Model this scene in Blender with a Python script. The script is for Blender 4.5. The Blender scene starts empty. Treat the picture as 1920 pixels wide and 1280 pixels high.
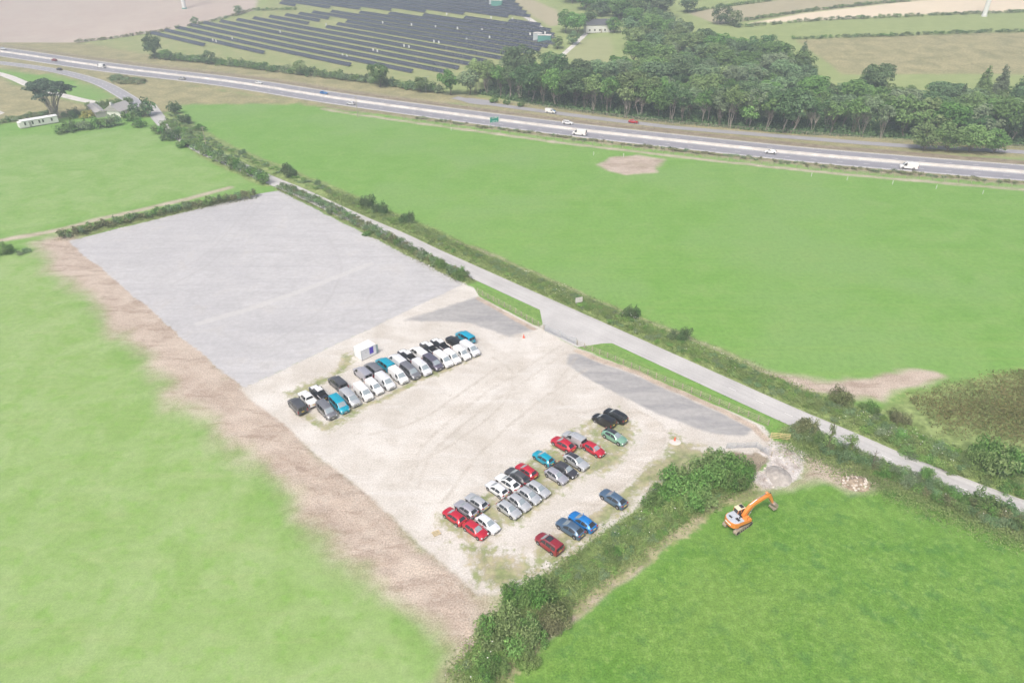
import bpy, math, random
import numpy as np
from mathutils import Vector, Matrix

R = math.radians
random.seed(7)
rng = np.random.default_rng(11)
scene = bpy.context.scene
COL = scene.collection

# ------------------------------------------------------------------ camera, sky, sun, exposure
CAM_H, PITCH, FPX = 80.0, R(31.5), 1331.0
cam_data = bpy.data.cameras.new('camera')
cam_data.sensor_width = 36.0
cam_data.lens = FPX / 1920.0 * 36.0
cam_data.clip_start = 1.0
cam_data.clip_end = 12000.0
cam = bpy.data.objects.new('camera', cam_data)
cam.location = (0, 0, CAM_H)
cam.rotation_euler = (math.pi / 2 - PITCH, 0, 0)
COL.objects.link(cam)
scene.camera = cam

SUN_EL, SUN_AZ = R(56), R(205)          # compass-like azimuth measured from +Y towards +X: behind the camera, a little left
world = bpy.data.worlds.new('World')
scene.world = world
world.use_nodes = True
wn = world.node_tree
wn.nodes.clear()
sky = wn.nodes.new('ShaderNodeTexSky')
sky.sky_type = 'NISHITA'
sky.sun_disc = False
sky.sun_elevation = SUN_EL
sky.sun_rotation = SUN_AZ
sky.air_density = 1.0
sky.dust_density = 7.0
sky.ozone_density = 0.6
bg = wn.nodes.new('ShaderNodeBackground')
bg.inputs['Strength'].default_value = 0.11
wo = wn.nodes.new('ShaderNodeOutputWorld')
wn.links.new(sky.outputs[0], bg.inputs['Color'])
wn.links.new(bg.outputs[0], wo.inputs['Surface'])

sun_data = bpy.data.lights.new('sun', 'SUN')
sun_data.energy = 1.5
sun_data.angle = R(10)
sun_data.color = (1.0, 0.975, 0.94)
sun = bpy.data.objects.new('sun', sun_data)
sd = Vector((math.sin(SUN_AZ) * math.cos(SUN_EL), math.cos(SUN_AZ) * math.cos(SUN_EL), math.sin(SUN_EL)))
sun.rotation_euler = sd.to_track_quat('Z', 'Y').to_euler()
sun.location = (0, 0, 300)
COL.objects.link(sun)

scene.view_settings.view_transform = 'Standard'
scene.view_settings.look = 'None'
scene.view_settings.exposure = 0.72
scene.view_settings.gamma = 1.0
scene.cycles.max_bounces = 4
scene.cycles.diffuse_bounces = 2
scene.cycles.glossy_bounces = 2
scene.cycles.transmission_bounces = 3
scene.cycles.volume_bounces = 0
scene.cycles.use_adaptive_sampling = True
scene.cycles.adaptive_threshold = 0.025
scene.cycles.adaptive_min_samples = 20
scene.cycles.transparent_max_bounces = 6

# ------------------------------------------------------------------ survey helper: where a point of the photograph lies on the ground
_c, _s = math.cos(PITCH), math.sin(PITCH)


def P0(px, py, z=0.0):
    u = (px - 960.0) / FPX
    v = (py - 640.0) / FPX
    dz = -_s - v * _c
    t = (CAM_H - z) / -dz
    return Vector((u * t, (_c - v * _s) * t, z))


# centre line of the dual carriageway; beyond it the land rises gently
MED_PX = [(-420, 42), (-200, 70), (0, 97), (200, 126), (433, 154), (640, 186), (853, 215), (1073, 243), (1280, 266), (1500, 289), (1697, 306), (1920, 324), (2200, 346), (2600, 375)]
_m = np.array([P0(*q)[:2] for q in MED_PX])


def hill(x, y):
    d = (np.asarray(y) - np.interp(x, _m[:, 0], _m[:, 1])) * 0.88 - 40.0
    d = np.clip(d, 0, 330)
    return 0.10 * d * d / (d + 40.0)


def P(px, py, z=0.0):
    a = P0(px, py, z)
    if a.y < 150 or hill(a.x, a.y) <= 0:
        return a
    lo, hi = 0.0, 1.0
    o = Vector((0, 0, CAM_H))
    for _ in range(26):
        m = (lo + hi) / 2
        q = o + (a - o) * m
        if q.z - z > float(hill(q.x, q.y)):
            lo = m
        else:
            hi = m
    return o + (a - o) * lo


def PL(pts):
    return np.array([P(*p)[:2] for p in pts])


# ------------------------------------------------------------------ noise
_perm = rng.random((257, 257))


def vnoise(x, y, s, seed=0):
    x = np.asarray(x) / s + seed * 17.31
    y = np.asarray(y) / s + seed * 9.77
    xi = np.floor(x).astype(int)
    yi = np.floor(y).astype(int)
    fx = x - xi
    fy = y - yi
    fx = fx * fx * (3 - 2 * fx)
    fy = fy * fy * (3 - 2 * fy)
    a = _perm[xi % 256, yi % 256]
    b = _perm[(xi + 1) % 256, yi % 256]
    c = _perm[xi % 256, (yi + 1) % 256]
    d = _perm[(xi + 1) % 256, (yi + 1) % 256]
    return (a * (1 - fx) + b * fx) * (1 - fy) + (c * (1 - fx) + d * fx) * fy


def fbm(x, y, s, seed=0, o=3):
    t = 0
    amp = 0.5
    for k in range(o):
        t = t + amp * vnoise(x, y, s / 2 ** k, seed + k * 3)
        amp *= 0.5
    return t / (1 - 0.5 ** o)


def sdf_poly(X, Y, poly):
    """signed distance, negative inside"""
    d = np.full(X.shape, 1e9)
    inside = np.zeros(X.shape, bool)
    n = len(poly)
    for i in range(n):
        ax, ay = poly[i]
        bx, by = poly[(i + 1) % n]
        ex, ey = bx - ax, by - ay
        wx, wy = X - ax, Y - ay
        t = np.clip((wx * ex + wy * ey) / (ex * ex + ey * ey + 1e-9), 0, 1)
        d = np.minimum(d, np.hypot(wx - ex * t, wy - ey * t))
        cond = ((ay > Y) != (by > Y))
        xc = (bx - ax) * (Y - ay) / ((by - ay) if abs(by - ay) > 1e-9 else 1e-9) + ax
        inside ^= cond & (X < xc)
    return np.where(inside, -d, d)


def sdf_line(X, Y, pl):
    d = np.full(np.shape(X), 1e9)
    for i in range(len(pl) - 1):
        ax, ay = pl[i]
        bx, by = pl[i + 1]
        ex, ey = bx - ax, by - ay
        wx, wy = X - ax, Y - ay
        t = np.clip((wx * ex + wy * ey) / (ex * ex + ey * ey + 1e-9), 0, 1)
        d = np.minimum(d, np.hypot(wx - ex * t, wy - ey * t))
    return d


def smooth_line(pts, step=2.0):
    """Catmull-Rom through world points, resampled"""
    p = np.array(pts, float)
    p = np.vstack([2 * p[0] - p[1], p, 2 * p[-1] - p[-2]])
    out = []
    for i in range(1, len(p) - 2):
        L = np.linalg.norm(p[i + 1] - p[i])
        n = max(2, int(L / step))
        for k in range(n):
            t = k / n
            a, b, c, d = p[i - 1], p[i], p[i + 1], p[i + 2]
            out.append(0.5 * ((2 * b) + (-a + c) * t + (2 * a - 5 * b + 4 * c - d) * t * t + (-a + 3 * b - 3 * c + d) * t ** 3))
    out.append(p[-2])
    return np.array(out)


def offset_line(pl, off):
    d = np.gradient(pl, axis=0)
    d /= np.linalg.norm(d, axis=1)[:, None] + 1e-9
    nrm = np.stack([-d[:, 1], d[:, 0]], 1)
    return pl + nrm * np.asarray(off).reshape(-1, 1) if np.ndim(off) else pl + nrm * off


# ------------------------------------------------------------------ materials
def mat_new(name):
    m = bpy.data.materials.new(name)
    m.use_nodes = True
    nt = m.node_tree
    b = nt.nodes['Principled BSDF']
    return m, nt, b


def N(nt, typ, **kw):
    n = nt.nodes.new(typ)
    for k, v in kw.items():
        setattr(n, k, v)
    return n


def mix_rgb(nt, fac, a, b, blend='MIX'):
    m = N(nt, 'ShaderNodeMix', data_type='RGBA', blend_type=blend)
    for sock, val in ((m.inputs[0], fac), (m.inputs[6], a), (m.inputs[7], b)):
        if isinstance(val, (int, float)):
            sock.default_value = val
        elif isinstance(val, tuple):
            sock.default_value = val if len(val) == 4 else (*val, 1)
        else:
            nt.links.new(val, sock)
    return m.outputs[2]


def mathn(nt, op, a, b=0.0, clamp=False):
    m = N(nt, 'ShaderNodeMath', operation=op)
    m.use_clamp = clamp
    for i, v in enumerate((a, b)):
        if isinstance(v, (int, float)):
            m.inputs[i].default_value = v
        else:
            nt.links.new(v, m.inputs[i])
    return m.outputs[0]


def noise_node(nt, vec, scale, detail=3.0, rough=0.55, dist=0.0):
    n = N(nt, 'ShaderNodeTexNoise')
    n.inputs['Scale'].default_value = scale
    n.inputs['Detail'].default_value = detail
    n.inputs['Roughness'].default_value = rough
    n.inputs['Distortion'].default_value = dist
    if vec is not None:
        nt.links.new(vec, n.inputs['Vector'])
    return n.outputs['Fac']


def map_range(nt, v, a, b, c=0.0, d=1.0, smooth=False):
    m = N(nt, 'ShaderNodeMapRange')
    if smooth:
        m.interpolation_type = 'SMOOTHSTEP'
    nt.links.new(v, m.inputs[0])
    for i, val in enumerate((a, b, c, d)):
        m.inputs[i + 1].default_value = val
    return m.outputs[0]


def simple_mat(name, col, rough=0.6, metal=0.0, coat=0.0, var=0.12, scale=3.0, bump=0.0, spec=0.5):
    """plain procedural surface: a base colour broken up by noise"""
    m, nt, b = mat_new(name)
    tc = N(nt, 'ShaderNodeTexCoord')
    n = noise_node(nt, tc.outputs['Object'], scale, 4)
    f = map_range(nt, n, 0.3, 0.7)
    lo = tuple(c * (1 - var) for c in col)
    hi = tuple(min(1, c * (1 + var)) for c in col)
    c = mix_rgb(nt, f, lo, hi)
    nt.links.new(c, b.inputs['Base Color'])
    b.inputs['Roughness'].default_value = rough
    b.inputs['Metallic'].default_value = metal
    b.inputs['Coat Weight'].default_value = coat
    b.inputs['Coat Roughness'].default_value = 0.08
    b.inputs['Specular IOR Level'].default_value = spec
    if bump:
        bp = N(nt, 'ShaderNodeBump')
        bp.inputs['Strength'].default_value = bump
        bp.inputs['Distance'].default_value = 0.05
        nt.links.new(n, bp.inputs['Height'])
        nt.links.new(bp.outputs[0], b.inputs['Normal'])
    return m


def leaf_mat(name, dark, light, trans=0.3, var=0.22, nscale=0.35):
    m, nt, b = mat_new(name)
    oi = N(nt, 'ShaderNodeObjectInfo')
    tc = N(nt, 'ShaderNodeTexCoord')
    geo = N(nt, 'ShaderNodeNewGeometry')
    n = noise_node(nt, tc.outputs['Object'], nscale, 3)
    n2 = mathn(nt, 'MULTIPLY', geo.outputs['Random Per Island'], 0.45)
    f = mathn(nt, 'ADD', mathn(nt, 'MULTIPLY', n, 0.75), n2)
    f = map_range(nt, f, 0.25, 0.85)
    c = mix_rgb(nt, f, dark, light)
    hs = N(nt, 'ShaderNodeHueSaturation')
    nt.links.new(c, hs.inputs['Color'])
    nt.links.new(map_range(nt, oi.outputs['Random'], 0, 1, 1 - var, 1 + var), hs.inputs['Value'])
    sh = mathn(nt, 'FRACT', mathn(nt, 'MULTIPLY', oi.outputs['Random'], 7.13))
    nt.links.new(map_range(nt, sh, 0, 1, 0.485, 0.53), hs.inputs['Hue'])
    nt.links.new(map_range(nt, sh, 0, 1, 0.88, 1.12), hs.inputs['Saturation'])
    out = nt.nodes['Material Output']
    tr = N(nt, 'ShaderNodeBsdfTranslucent')
    ms = N(nt, 'ShaderNodeMixShader')
    ms.inputs[0].default_value = trans
    nt.links.new(hs.outputs[0], b.inputs['Base Color'])
    nt.links.new(hs.outputs[0], tr.inputs['Color'])
    b.inputs['Roughness'].default_value = 0.65
    b.inputs['Specular IOR Level'].default_value = 0.25
    nt.links.new(b.outputs[0], ms.inputs[1])
    nt.links.new(tr.outputs[0], ms.inputs[2])
    nt.links.new(ms.outputs[0], out.inputs['Surface'])
    return m


M = {}


def glass_mat(name, col, rough=0.06):
    m, nt, b = mat_new(name)
    tc = N(nt, 'ShaderNodeTexCoord')
    n = noise_node(nt, tc.outputs['Object'], 1.2, 2)
    c = mix_rgb(nt, n, tuple(x * 0.8 for x in col), tuple(x * 1.2 for x in col))
    nt.links.new(c, b.inputs['Base Color'])
    b.inputs['Roughness'].default_value = rough
    b.inputs['IOR'].default_value = 1.52
    b.inputs['Specular IOR Level'].default_value = 0.75
    return m


M['glass'] = glass_mat('tinted_glass', (0.03, 0.035, 0.04))
M['screen'] = glass_mat('windscreen_glass', (0.27, 0.32, 0.35), 0.05)  # sky reflection on the screens is put into this pale base colour
M['tyre'] = simple_mat('rubber', (0.02, 0.02, 0.021), 0.85)
M['rim'] = simple_mat('alloy', (0.45, 0.45, 0.46), 0.35, 0.8)
M['trim'] = simple_mat('black_plastic', (0.025, 0.025, 0.027), 0.6)
M['lamp'] = simple_mat('headlamp_lens', (0.6, 0.63, 0.65), 0.08, 0.2, 1.0)
M['tail'] = simple_mat('tail_lens', (0.35, 0.015, 0.015), 0.15, 0, 1.0)
M['plate_w'] = simple_mat('plate_white', (0.75, 0.75, 0.72), 0.5)
M['plate_y'] = simple_mat('plate_yellow', (0.75, 0.55, 0.05), 0.5)
M['chrome'] = simple_mat('brushed_metal', (0.62, 0.63, 0.64), 0.25, 0.9)
PAINT = {}


def paint(key, col, metal=0.15, rough=0.3):
    PAINT[key] = simple_mat('paint_' + key, col, rough, metal, 0.7, 0.04, 0.8)


paint('white', (0.78, 0.79, 0.79), 0.0)
paint('offwhite', (0.66, 0.68, 0.71), 0.0)
paint('silver', (0.52, 0.54, 0.56), 0.35)
paint('lilac_silver', (0.42, 0.42, 0.47), 0.35)
paint('grey', (0.20, 0.205, 0.225), 0.3)
paint('dark_grey', (0.085, 0.087, 0.095), 0.3)
paint('purple_grey', (0.135, 0.125, 0.17), 0.3)
paint('charcoal', (0.055, 0.055, 0.065), 0.25)
paint('black', (0.014, 0.014, 0.016), 0.1)
paint('navy', (0.03, 0.033, 0.05), 0.2)
paint('red', (0.5, 0.012, 0.035), 0.15)
paint('dark_red', (0.3, 0.018, 0.03), 0.2)
paint('turquoise', (0.0, 0.33, 0.47), 0.15)
paint('azure', (0.0, 0.34, 0.52), 0.15)
paint('blue', (0.005, 0.19, 0.55), 0.2)
paint('steel_blue', (0.09, 0.16, 0.25), 0.35)
paint('mint', (0.22, 0.42, 0.31), 0.25)

M['timber'] = simple_mat('weathered_timber', (0.40, 0.36, 0.29), 0.85, var=0.3, scale=2)
M['timber_new'] = simple_mat('new_timber', (0.62, 0.50, 0.26), 0.8, var=0.2, scale=2)
M['galv'] = simple_mat('galvanised_steel', (0.60, 0.62, 0.64), 0.4, 0.6)
M['concrete'] = simple_mat('pale_concrete', (0.58, 0.56, 0.53), 0.9, var=0.18, scale=0.25)
M['bark'] = simple_mat('bark', (0.17, 0.145, 0.12), 0.9, var=0.35, scale=1.2)
M['bark_pale'] = simple_mat('pale_bark', (0.34, 0.30, 0.26), 0.9, var=0.3, scale=1.2)
M['stone'] = simple_mat('stone', (0.45, 0.40, 0.35), 0.95, var=0.35, scale=1.0)
M['leaf'] = leaf_mat('leaf_mid', (0.1, 0.18, 0.055), (0.25, 0.385, 0.12))
M['leaf_light'] = leaf_mat('leaf_light', (0.14, 0.24, 0.075), (0.31, 0.45, 0.16))
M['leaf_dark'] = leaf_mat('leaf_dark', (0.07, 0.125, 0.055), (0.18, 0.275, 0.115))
M['leaf_grey'] = leaf_mat('leaf_grey', (0.13, 0.205, 0.1), (0.29, 0.4, 0.21))
M['leaf_cypress'] = leaf_mat('leaf_cypress', (0.05, 0.085, 0.06), (0.14, 0.2, 0.13))
M['leaf_scrub'] = leaf_mat('leaf_scrub', (0.135, 0.155, 0.07), (0.31, 0.33, 0.165))
M['leaf_herb'] = leaf_mat('leaf_herb', (0.15, 0.25, 0.07), (0.34, 0.47, 0.15))
M['leaf_yellow'] = leaf_mat('leaf_yellow', (0.25, 0.25, 0.06), (0.55, 0.5, 0.14))
M['leaf_verge'] = leaf_mat('leaf_verge', (0.14, 0.22, 0.065), (0.31, 0.39, 0.15), var=.03, nscale=.25)
M['flower'] = simple_mat('white_umbels', (0.8, 0.8, 0.74), 0.8)


# ------------------------------------------------------------------ mesh builder and object helpers
class MB:
    def __init__(self):
        self.v = []
        self.f = []

    def add(self, vs, fs):
        o = len(self.v)
        self.v.extend([tuple(v) for v in vs])
        self.f.extend([tuple(i + o for i in f) for f in fs])
        return self

    def box(self, x0, x1, y0, y1, z0, z1, M4=None, taper=0.0):
        t = taper
        vs = [(x0, y0, z0), (x1, y0, z0), (x1, y1, z0), (x0, y1, z0),
              (x0 + t, y0 + t, z1), (x1 - t, y0 + t, z1), (x1 - t, y1 - t, z1), (x0 + t, y1 - t, z1)]
        if M4 is not None:
            vs = [tuple(M4 @ Vector(v)) for v in vs]
        return self.add(vs, [(0, 3, 2, 1), (4, 5, 6, 7), (0, 1, 5, 4), (1, 2, 6, 5), (2, 3, 7, 6), (3, 0, 4, 7)])

    def tube(self, a, b, r0, r1=None, n=6, caps=True):
        a, b = Vector(a), Vector(b)
        r1 = r0 if r1 is None else r1
        d = (b - a)
        if d.length < 1e-6:
            return self
        q = d.to_track_quat('Z', 'Y')
        vs = []
        for k in range(n):
            c = Vector((math.cos(2 * math.pi * k / n), math.sin(2 * math.pi * k / n), 0))
            vs.append(a + q @ (c * r0))
        for k in range(n):
            c = Vector((math.cos(2 * math.pi * k / n), math.sin(2 * math.pi * k / n), 0))
            vs.append(b + q @ (c * r1))
        fs = [(k, (k + 1) % n, n + (k + 1) % n, n + k) for k in range(n)]
        if caps:
            fs += [tuple(range(n - 1, -1, -1)), tuple(range(n, 2 * n))]
        return self.add(vs, fs)

    def path(self, pts, rad, n=6):
        for i in range(len(pts) - 1):
            r0 = rad[i] if isinstance(rad, (list, tuple)) else rad
            r1 = rad[i + 1] if isinstance(rad, (list, tuple)) else rad
            self.tube(pts[i], pts[i + 1], r0, r1, n)
        return self

    def ball(self, c, r, nu=8, nv=5):
        c = Vector(c)
        rx, ry, rz = r if hasattr(r, '__len__') else (r, r, r)
        vs = [(c.x, c.y, c.z - rz)]
        for j in range(1, nv):
            a = math.pi * j / nv
            for i in range(nu):
                b = 2 * math.pi * i / nu
                vs.append((c.x + rx * math.sin(a) * math.cos(b), c.y + ry * math.sin(a) * math.sin(b), c.z - rz * math.cos(a)))
        vs.append((c.x, c.y, c.z + rz))
        fs = []
        for i in range(nu):
            fs.append((0, 1 + (i + 1) % nu, 1 + i))
        for j in range(nv - 2):
            for i in range(nu):
                a = 1 + j * nu + i
                b = 1 + j * nu + (i + 1) % nu
                fs.append((a, b, b + nu, a + nu))
        t = len(vs) - 1
        o = 1 + (nv - 2) * nu
        for i in range(nu):
            fs.append((o + i, o + (i + 1) % nu, t))
        return self.add(vs, fs)

    def prism(self, outline, y0, y1):
        """outline in the x-z plane, extruded along y"""
        n = len(outline)
        vs = [(x, y0, z) for x, z in outline] + [(x, y1, z) for x, z in outline]
        fs = [tuple(range(n)), tuple(range(2 * n - 1, n - 1, -1))]
        fs += [(i, n + i, n + (i + 1) % n, (i + 1) % n) for i in range(n)]
        return self.add(vs, fs)

    def mesh(self, name, smooth=None):
        me = bpy.data.meshes.new(name)
        me.from_pydata(self.v, [], self.f)
        if smooth is not None:
            me.shade_smooth()
            me.set_sharp_from_angle(angle=R(smooth))
        me.update()
        return me

    def build(self, name, mat, parent=None, smooth=None, loc=(0, 0, 0)):
        return link(name, self.mesh(name, smooth), mat, parent, loc)


def link(name, me, mat=None, parent=None, loc=(0, 0, 0), rz=0.0, sc=(1, 1, 1)):
    o = bpy.data.objects.new(name, me)
    COL.objects.link(o)
    o.location = loc
    if rz:
        o.rotation_euler = (0, 0, rz)
    o.scale = sc if hasattr(sc, '__len__') else (sc, sc, sc)
    if parent is not None:
        o.parent = parent
    if mat is not None and me is not None:
        if len(me.materials) == 0:
            me.materials.append(mat)
        if me.materials[0] is not mat:
            o.material_slots[0].link = 'OBJECT'
            o.material_slots[0].material = mat
    return o


def tag(o, label, cat, group=None):
    o['label'] = label
    o['category'] = cat
    if group:
        o['group'] = group
    return o


def thing(name, label, cat, loc=(0, 0, 0), rz=0.0, group=None):
    o = bpy.data.objects.new(name, None)
    o.empty_display_size = 0.3
    COL.objects.link(o)
    o.location = loc
    o.rotation_euler = (0, 0, rz)
    return tag(o, label, cat, group)


# ================================================================== SETTING: the ground
# survey lines (pixels of the photograph -> points on the ground)
lane_up = PL([(292, 196), (316, 226), (337, 243), (390, 277), (450, 303), (516, 332), (563, 351), (606, 370), (660, 395), (696, 411), (760, 438), (821, 467), (864, 486),
              (1000, 546.5), (1129, 603.7), (1250, 657.5), (1370, 711), (1494, 766), (1600, 810), (1692, 850), (1780, 885), (1905, 932), (2060, 985)])
lane_up = smooth_line(lane_up, 2.0)
lane_mid = offset_line(lane_up, 0)


def right_of(pl, off):      # towards the camera (the line runs from far left to near right)
    return offset_line(pl, -off)


LANE_W = 5.7
lane_c = right_of(lane_up, LANE_W / 2)
med = smooth_line(_m, 5.0)
slip_up = PL([(-320, 92), (-120, 105), (0, 115), (100, 128), (167, 143), (213, 159), (263, 187), (290, 205)])
slip_c = smooth_line(right_of(smooth_line(slip_up, 3), 3.6), 3)
service = smooth_line(PL([(852, 183), (905, 193), (1050, 213), (1203, 232), (1280, 240.5), (1493, 258), (1687, 273), (1913, 285), (2200, 306)]), 4)
track_left = smooth_line(PL([(-100, 120), (0, 139), (63, 163), (137, 184), (185, 194)]), 3)

YARD = PL([(448, 730), (868, 532), (890, 540), (905, 552), (1004, 612), (1030, 625), (1080, 650), (1432, 798), (1452, 828), (1405, 852), (1372, 846), (1330, 865), (1262, 900), (1195, 955), (1110, 1012), (1050, 1060), (985, 1092), (930, 1115), (896, 1118), (780, 1010), (660, 905)])
LOT = PL([(128, 452), (482, 364), (522, 357), (872, 533), (455, 728)])
SOILSTRIP = PL([(62, 452), (120, 436), (175, 452), (495, 735), (695, 905), (815, 1010), (935, 1112), (935, 1160), (915, 1280), (870, 1268), (848, 1238), (810, 1195), (770, 1150), (700, 1105), (655, 1060), (600, 1010), (560, 965), (530, 915), (460, 865), (400, 808), (325, 758), (280, 690), (215, 620), (175, 572), (130, 540), (85, 505)])
GREY1 = PL([(760, 600), (895, 556), (1006, 618), (955, 632), (880, 604)])
GREY2 = PL([(1066, 664), (1085, 663), (1203, 708), (1319, 761), (1412, 804), (1392, 816), (1332, 811), (1236, 776), (1136, 729), (1062, 684)])
PATCH1 = PL([(1115, 311), (1142, 294), (1190, 291), (1250, 299), (1228, 324), (1170, 328)])
PATCH2 = PL([(1395, 676), (1475, 700), (1560, 716), (1640, 708), (1685, 697), (1750, 700), (1778, 710), (1730, 728), (1690, 737), (1650, 752), (1590, 745), (1480, 716)])
HEATH = PL([(1705, 752), (1800, 726), (1940, 694), (2100, 700), (2100, 900), (1900, 842), (1850, 812), (1765, 798)])
BROWN = PL([(1368, 846), (1412, 838), (1446, 856), (1412, 890), (1390, 880)])
AGG = PL([(1412, 846), (1442, 824), (1480, 828), (1503, 842), (1512, 862), (1506, 890), (1475, 912), (1440, 918), (1408, 906), (1400, 897), (1428, 878), (1442, 858)])
TAN2 = PL([(1490, 836), (1560, 862), (1640, 884), (1700, 912), (1650, 906), (1585, 918), (1540, 905), (1500, 912), (1440, 925), (1395, 915), (1398, 895), (1470, 915), (1508, 880)])
PATHB = smooth_line(PL([(1402, 900), (1345, 938), (1300, 980), (1240, 1022), (1180, 1075), (1100, 1135), (1040, 1180), (985, 1222), (930, 1285), (880, 1340)]), 1.0)
TRACKF = smooth_line(PL([(-120, 480), (0, 451), (95, 434), (200, 408), (330, 378), (430, 352)]), 2.0)
PLOUGH = PL([(-700, -60), (500, -60), (478, 20), (330, 55), (150, 80), (-20, 80), (-700, 40)])
SOLAR = PL([(150, 81), (335, 56), (480, 21), (540, -30), (930, -60), (1060, 80), (1000, 110), (930, 140), (830, 165), (690, 150), (420, 118), (270, 100), (60, 88)])
LEFTF = PL([(-300, 470), (55, 470), (130, 540), (215, 620), (325, 758), (460, 865), (600, 1010), (770, 1150), (880, 1280), (860, 1500), (-300, 1500)])
LEFTU = PL([(-300, 256), (100, 250), (290, 240), (400, 300), (495, 345), (430, 352), (200, 405), (0, 448), (-300, 500)])
TOPGREEN = PL([(1375, 53), (1540, 40), (1930, 24), (2600, 0), (2600, 30), (1930, 60), (1490, 74)])
TOPOLIVE = PL([(1490, 75), (1930, 61), (2600, 32), (2600, 140), (1930, 140), (1580, 140)])
TOPCREAM = PL([(1400, 45), (1500, 26), (1720, 2), (1930, -12), (2600, -30), (2600, -4), (1930, 22), (1540, 38)])
TOPTAN = PL([(1287, 24), (1450, 2), (1600, -20), (1900, -40), (2600, -60), (2600, -32), (1930, -14), (1700, 3), (1493, 25), (1347, 47)])
MEADOW = PL([(1045, 108), (1085, 72), (1150, 66), (1158, 90), (1150, 122), (1100, 122)])
TANSTRIP = PL([(935, -20), (1000, 0), (1045, 20), (1058, 46), (1030, 50), (1000, 30)])
SLIPGREEN = PL([(60, 141), (100, 138), (170, 158), (225, 180), (190, 190), (140, 178), (80, 158)])
LEFTDRY = PL([(-200, 150), (0, 142), (60, 168), (140, 190), (180, 200), (110, 224), (0, 232), (-200, 250)])
EMBANK = PL([(200, 140), (300, 150), (530, 186), (660, 210), (560, 195), (360, 196), (300, 200), (270, 190)])

# vegetation lines: (name, px polyline, half width of bank, bank height)
HEDGE_LANE_R = offset_line(lane_up[12:], 3.5)
HEDGE_LOT_R = smooth_line(PL([(528, 352), (600, 384), (680, 424), (760, 466), (830, 503), (878, 527)]), 2)
HEDGE_LOT_T = smooth_line(PL([(118, 447), (250, 415), (360, 391), (478, 368)]), 2)
HEDGE_LANE_S = smooth_line(PL([(1490, 812), (1560, 846), (1640, 880), (1720, 912), (1820, 952), (1930, 990), (2050, 1030)]), 2)
HEDGE_YARD = smooth_line(PL([(1385, 900), (1330, 918), (1258, 960), (1186, 1008), (1115, 1058), (1045, 1108), (978, 1165), (925, 1225), (880, 1285)]), 2)
HEDGE_LANE_L = smooth_line(PL([(318, 236), (345, 258), (380, 285), (430, 310), (470, 330), (500, 345)]), 2)
BANKS = [(HEDGE_LANE_R, 3.2, 0.7), (HEDGE_LOT_R, 2.2, 0.7), (HEDGE_LOT_T, 2.2, 0.9), (HEDGE_LANE_S, 2.2, 0.7), (HEDGE_YARD, 3.4, 0.7), (HEDGE_LANE_L, 2.5, 0.6)]
bank_near = offset_line(med, -15.0)      # scrub bank with a fence between carriageway and green field
bank_far = offset_line(med, 13.5)
BANKS += [(bank_near[(bank_near[:, 0] > -70)], 2.6, 0.9)]

_lane_pts = lane_c


def gz(X, Y):
    """ground height"""
    X = np.asarray(X, float)
    Y = np.asarray(Y, float)
    z = np.array(hill(X, Y), float)
    for pl, hw, h in BANKS:
        x0, y0 = pl.min(0) - hw - 1
        x1, y1 = pl.max(0) + hw + 1
        m = (X > x0) & (X < x1) & (Y > y0) & (Y < y1)
        if not np.any(m):
            continue
        d = sdf_line(X[m], Y[m], pl)
        t = np.clip(1 - d / hw, 0, 1)
        t = t * t * (3 - 2 * t)
        zz = z[m]
        z[m] = np.maximum(zz, h * t * (0.8 + 0.4 * vnoise(X[m], Y[m], 3.0, 5)))
    # churned earth along the edge of the yard, and the spoil beside the gate
    for poly, amp, sc in ((SOILSTRIP, 0.35, 1.7), (AGG, 0.45, 1.6), (BROWN, 0.3, 1.4)):
        x0, y0 = poly.min(0)
        x1, y1 = poly.max(0)
        m = (X > x0) & (X < x1) & (Y > y0) & (Y < y1)
        if not np.any(m):
            continue
        d = sdf_poly(X[m], Y[m], poly)
        t = np.clip(-d / 2.5, 0, 1)
        z[m] += t * amp * (fbm(X[m], Y[m], sc, 3) - 0.25) * np.clip((150 - Y[m]) / 60, 0, 1)
    return z


def gz1(x, y):
    return float(gz(np.array([x]), np.array([y]))[0])


# grid lines: fine where the photograph is close, coarse out to the horizon
ys = [46.0]
while ys[-1] < 950:
    ys.append(ys[-1] + 0.36 * max(0.8, (ys[-1] / 80.0)) ** 1.35)
while ys[-1] < 6000:
    ys.append(ys[-1] * 1.18)
ys = [-3000, -800, -200, -40, 10, 34, 42] + ys
xp = list(np.arange(0, 90, 0.5))
st = 0.5
while xp[-1] < 620:
    st *= 1.035
    xp.append(xp[-1] + st)
while xp[-1] < 5000:
    xp.append(xp[-1] * 1.3)
xs = np.array([-x for x in xp[:0:-1]] + xp)
ys = np.array(ys)
GX, GY = np.meshgrid(xs, ys)
SH = GX.shape
X, Y = GX.ravel(), GY.ravel()
wx = (fbm(X, Y, 7.0, 1) - 0.5)
wy = (fbm(X, Y, 7.0, 9) - 0.5)


def wmask(poly, soft, warp=1.0):
    out = np.zeros(X.shape, np.float32)
    pad = soft * 2 + warp * 3 + 2
    x0, y0 = poly.min(0) - pad
    x1, y1 = poly.max(0) + pad
    m = (X > x0) & (X < x1) & (Y > y0) & (Y < y1)
    d = sdf_poly(X[m] + wx[m] * warp * 4, Y[m] + wy[m] * warp * 4, poly)
    out[m] = np.clip(0.5 - d / (2 * soft), 0, 1)
    return out


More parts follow.
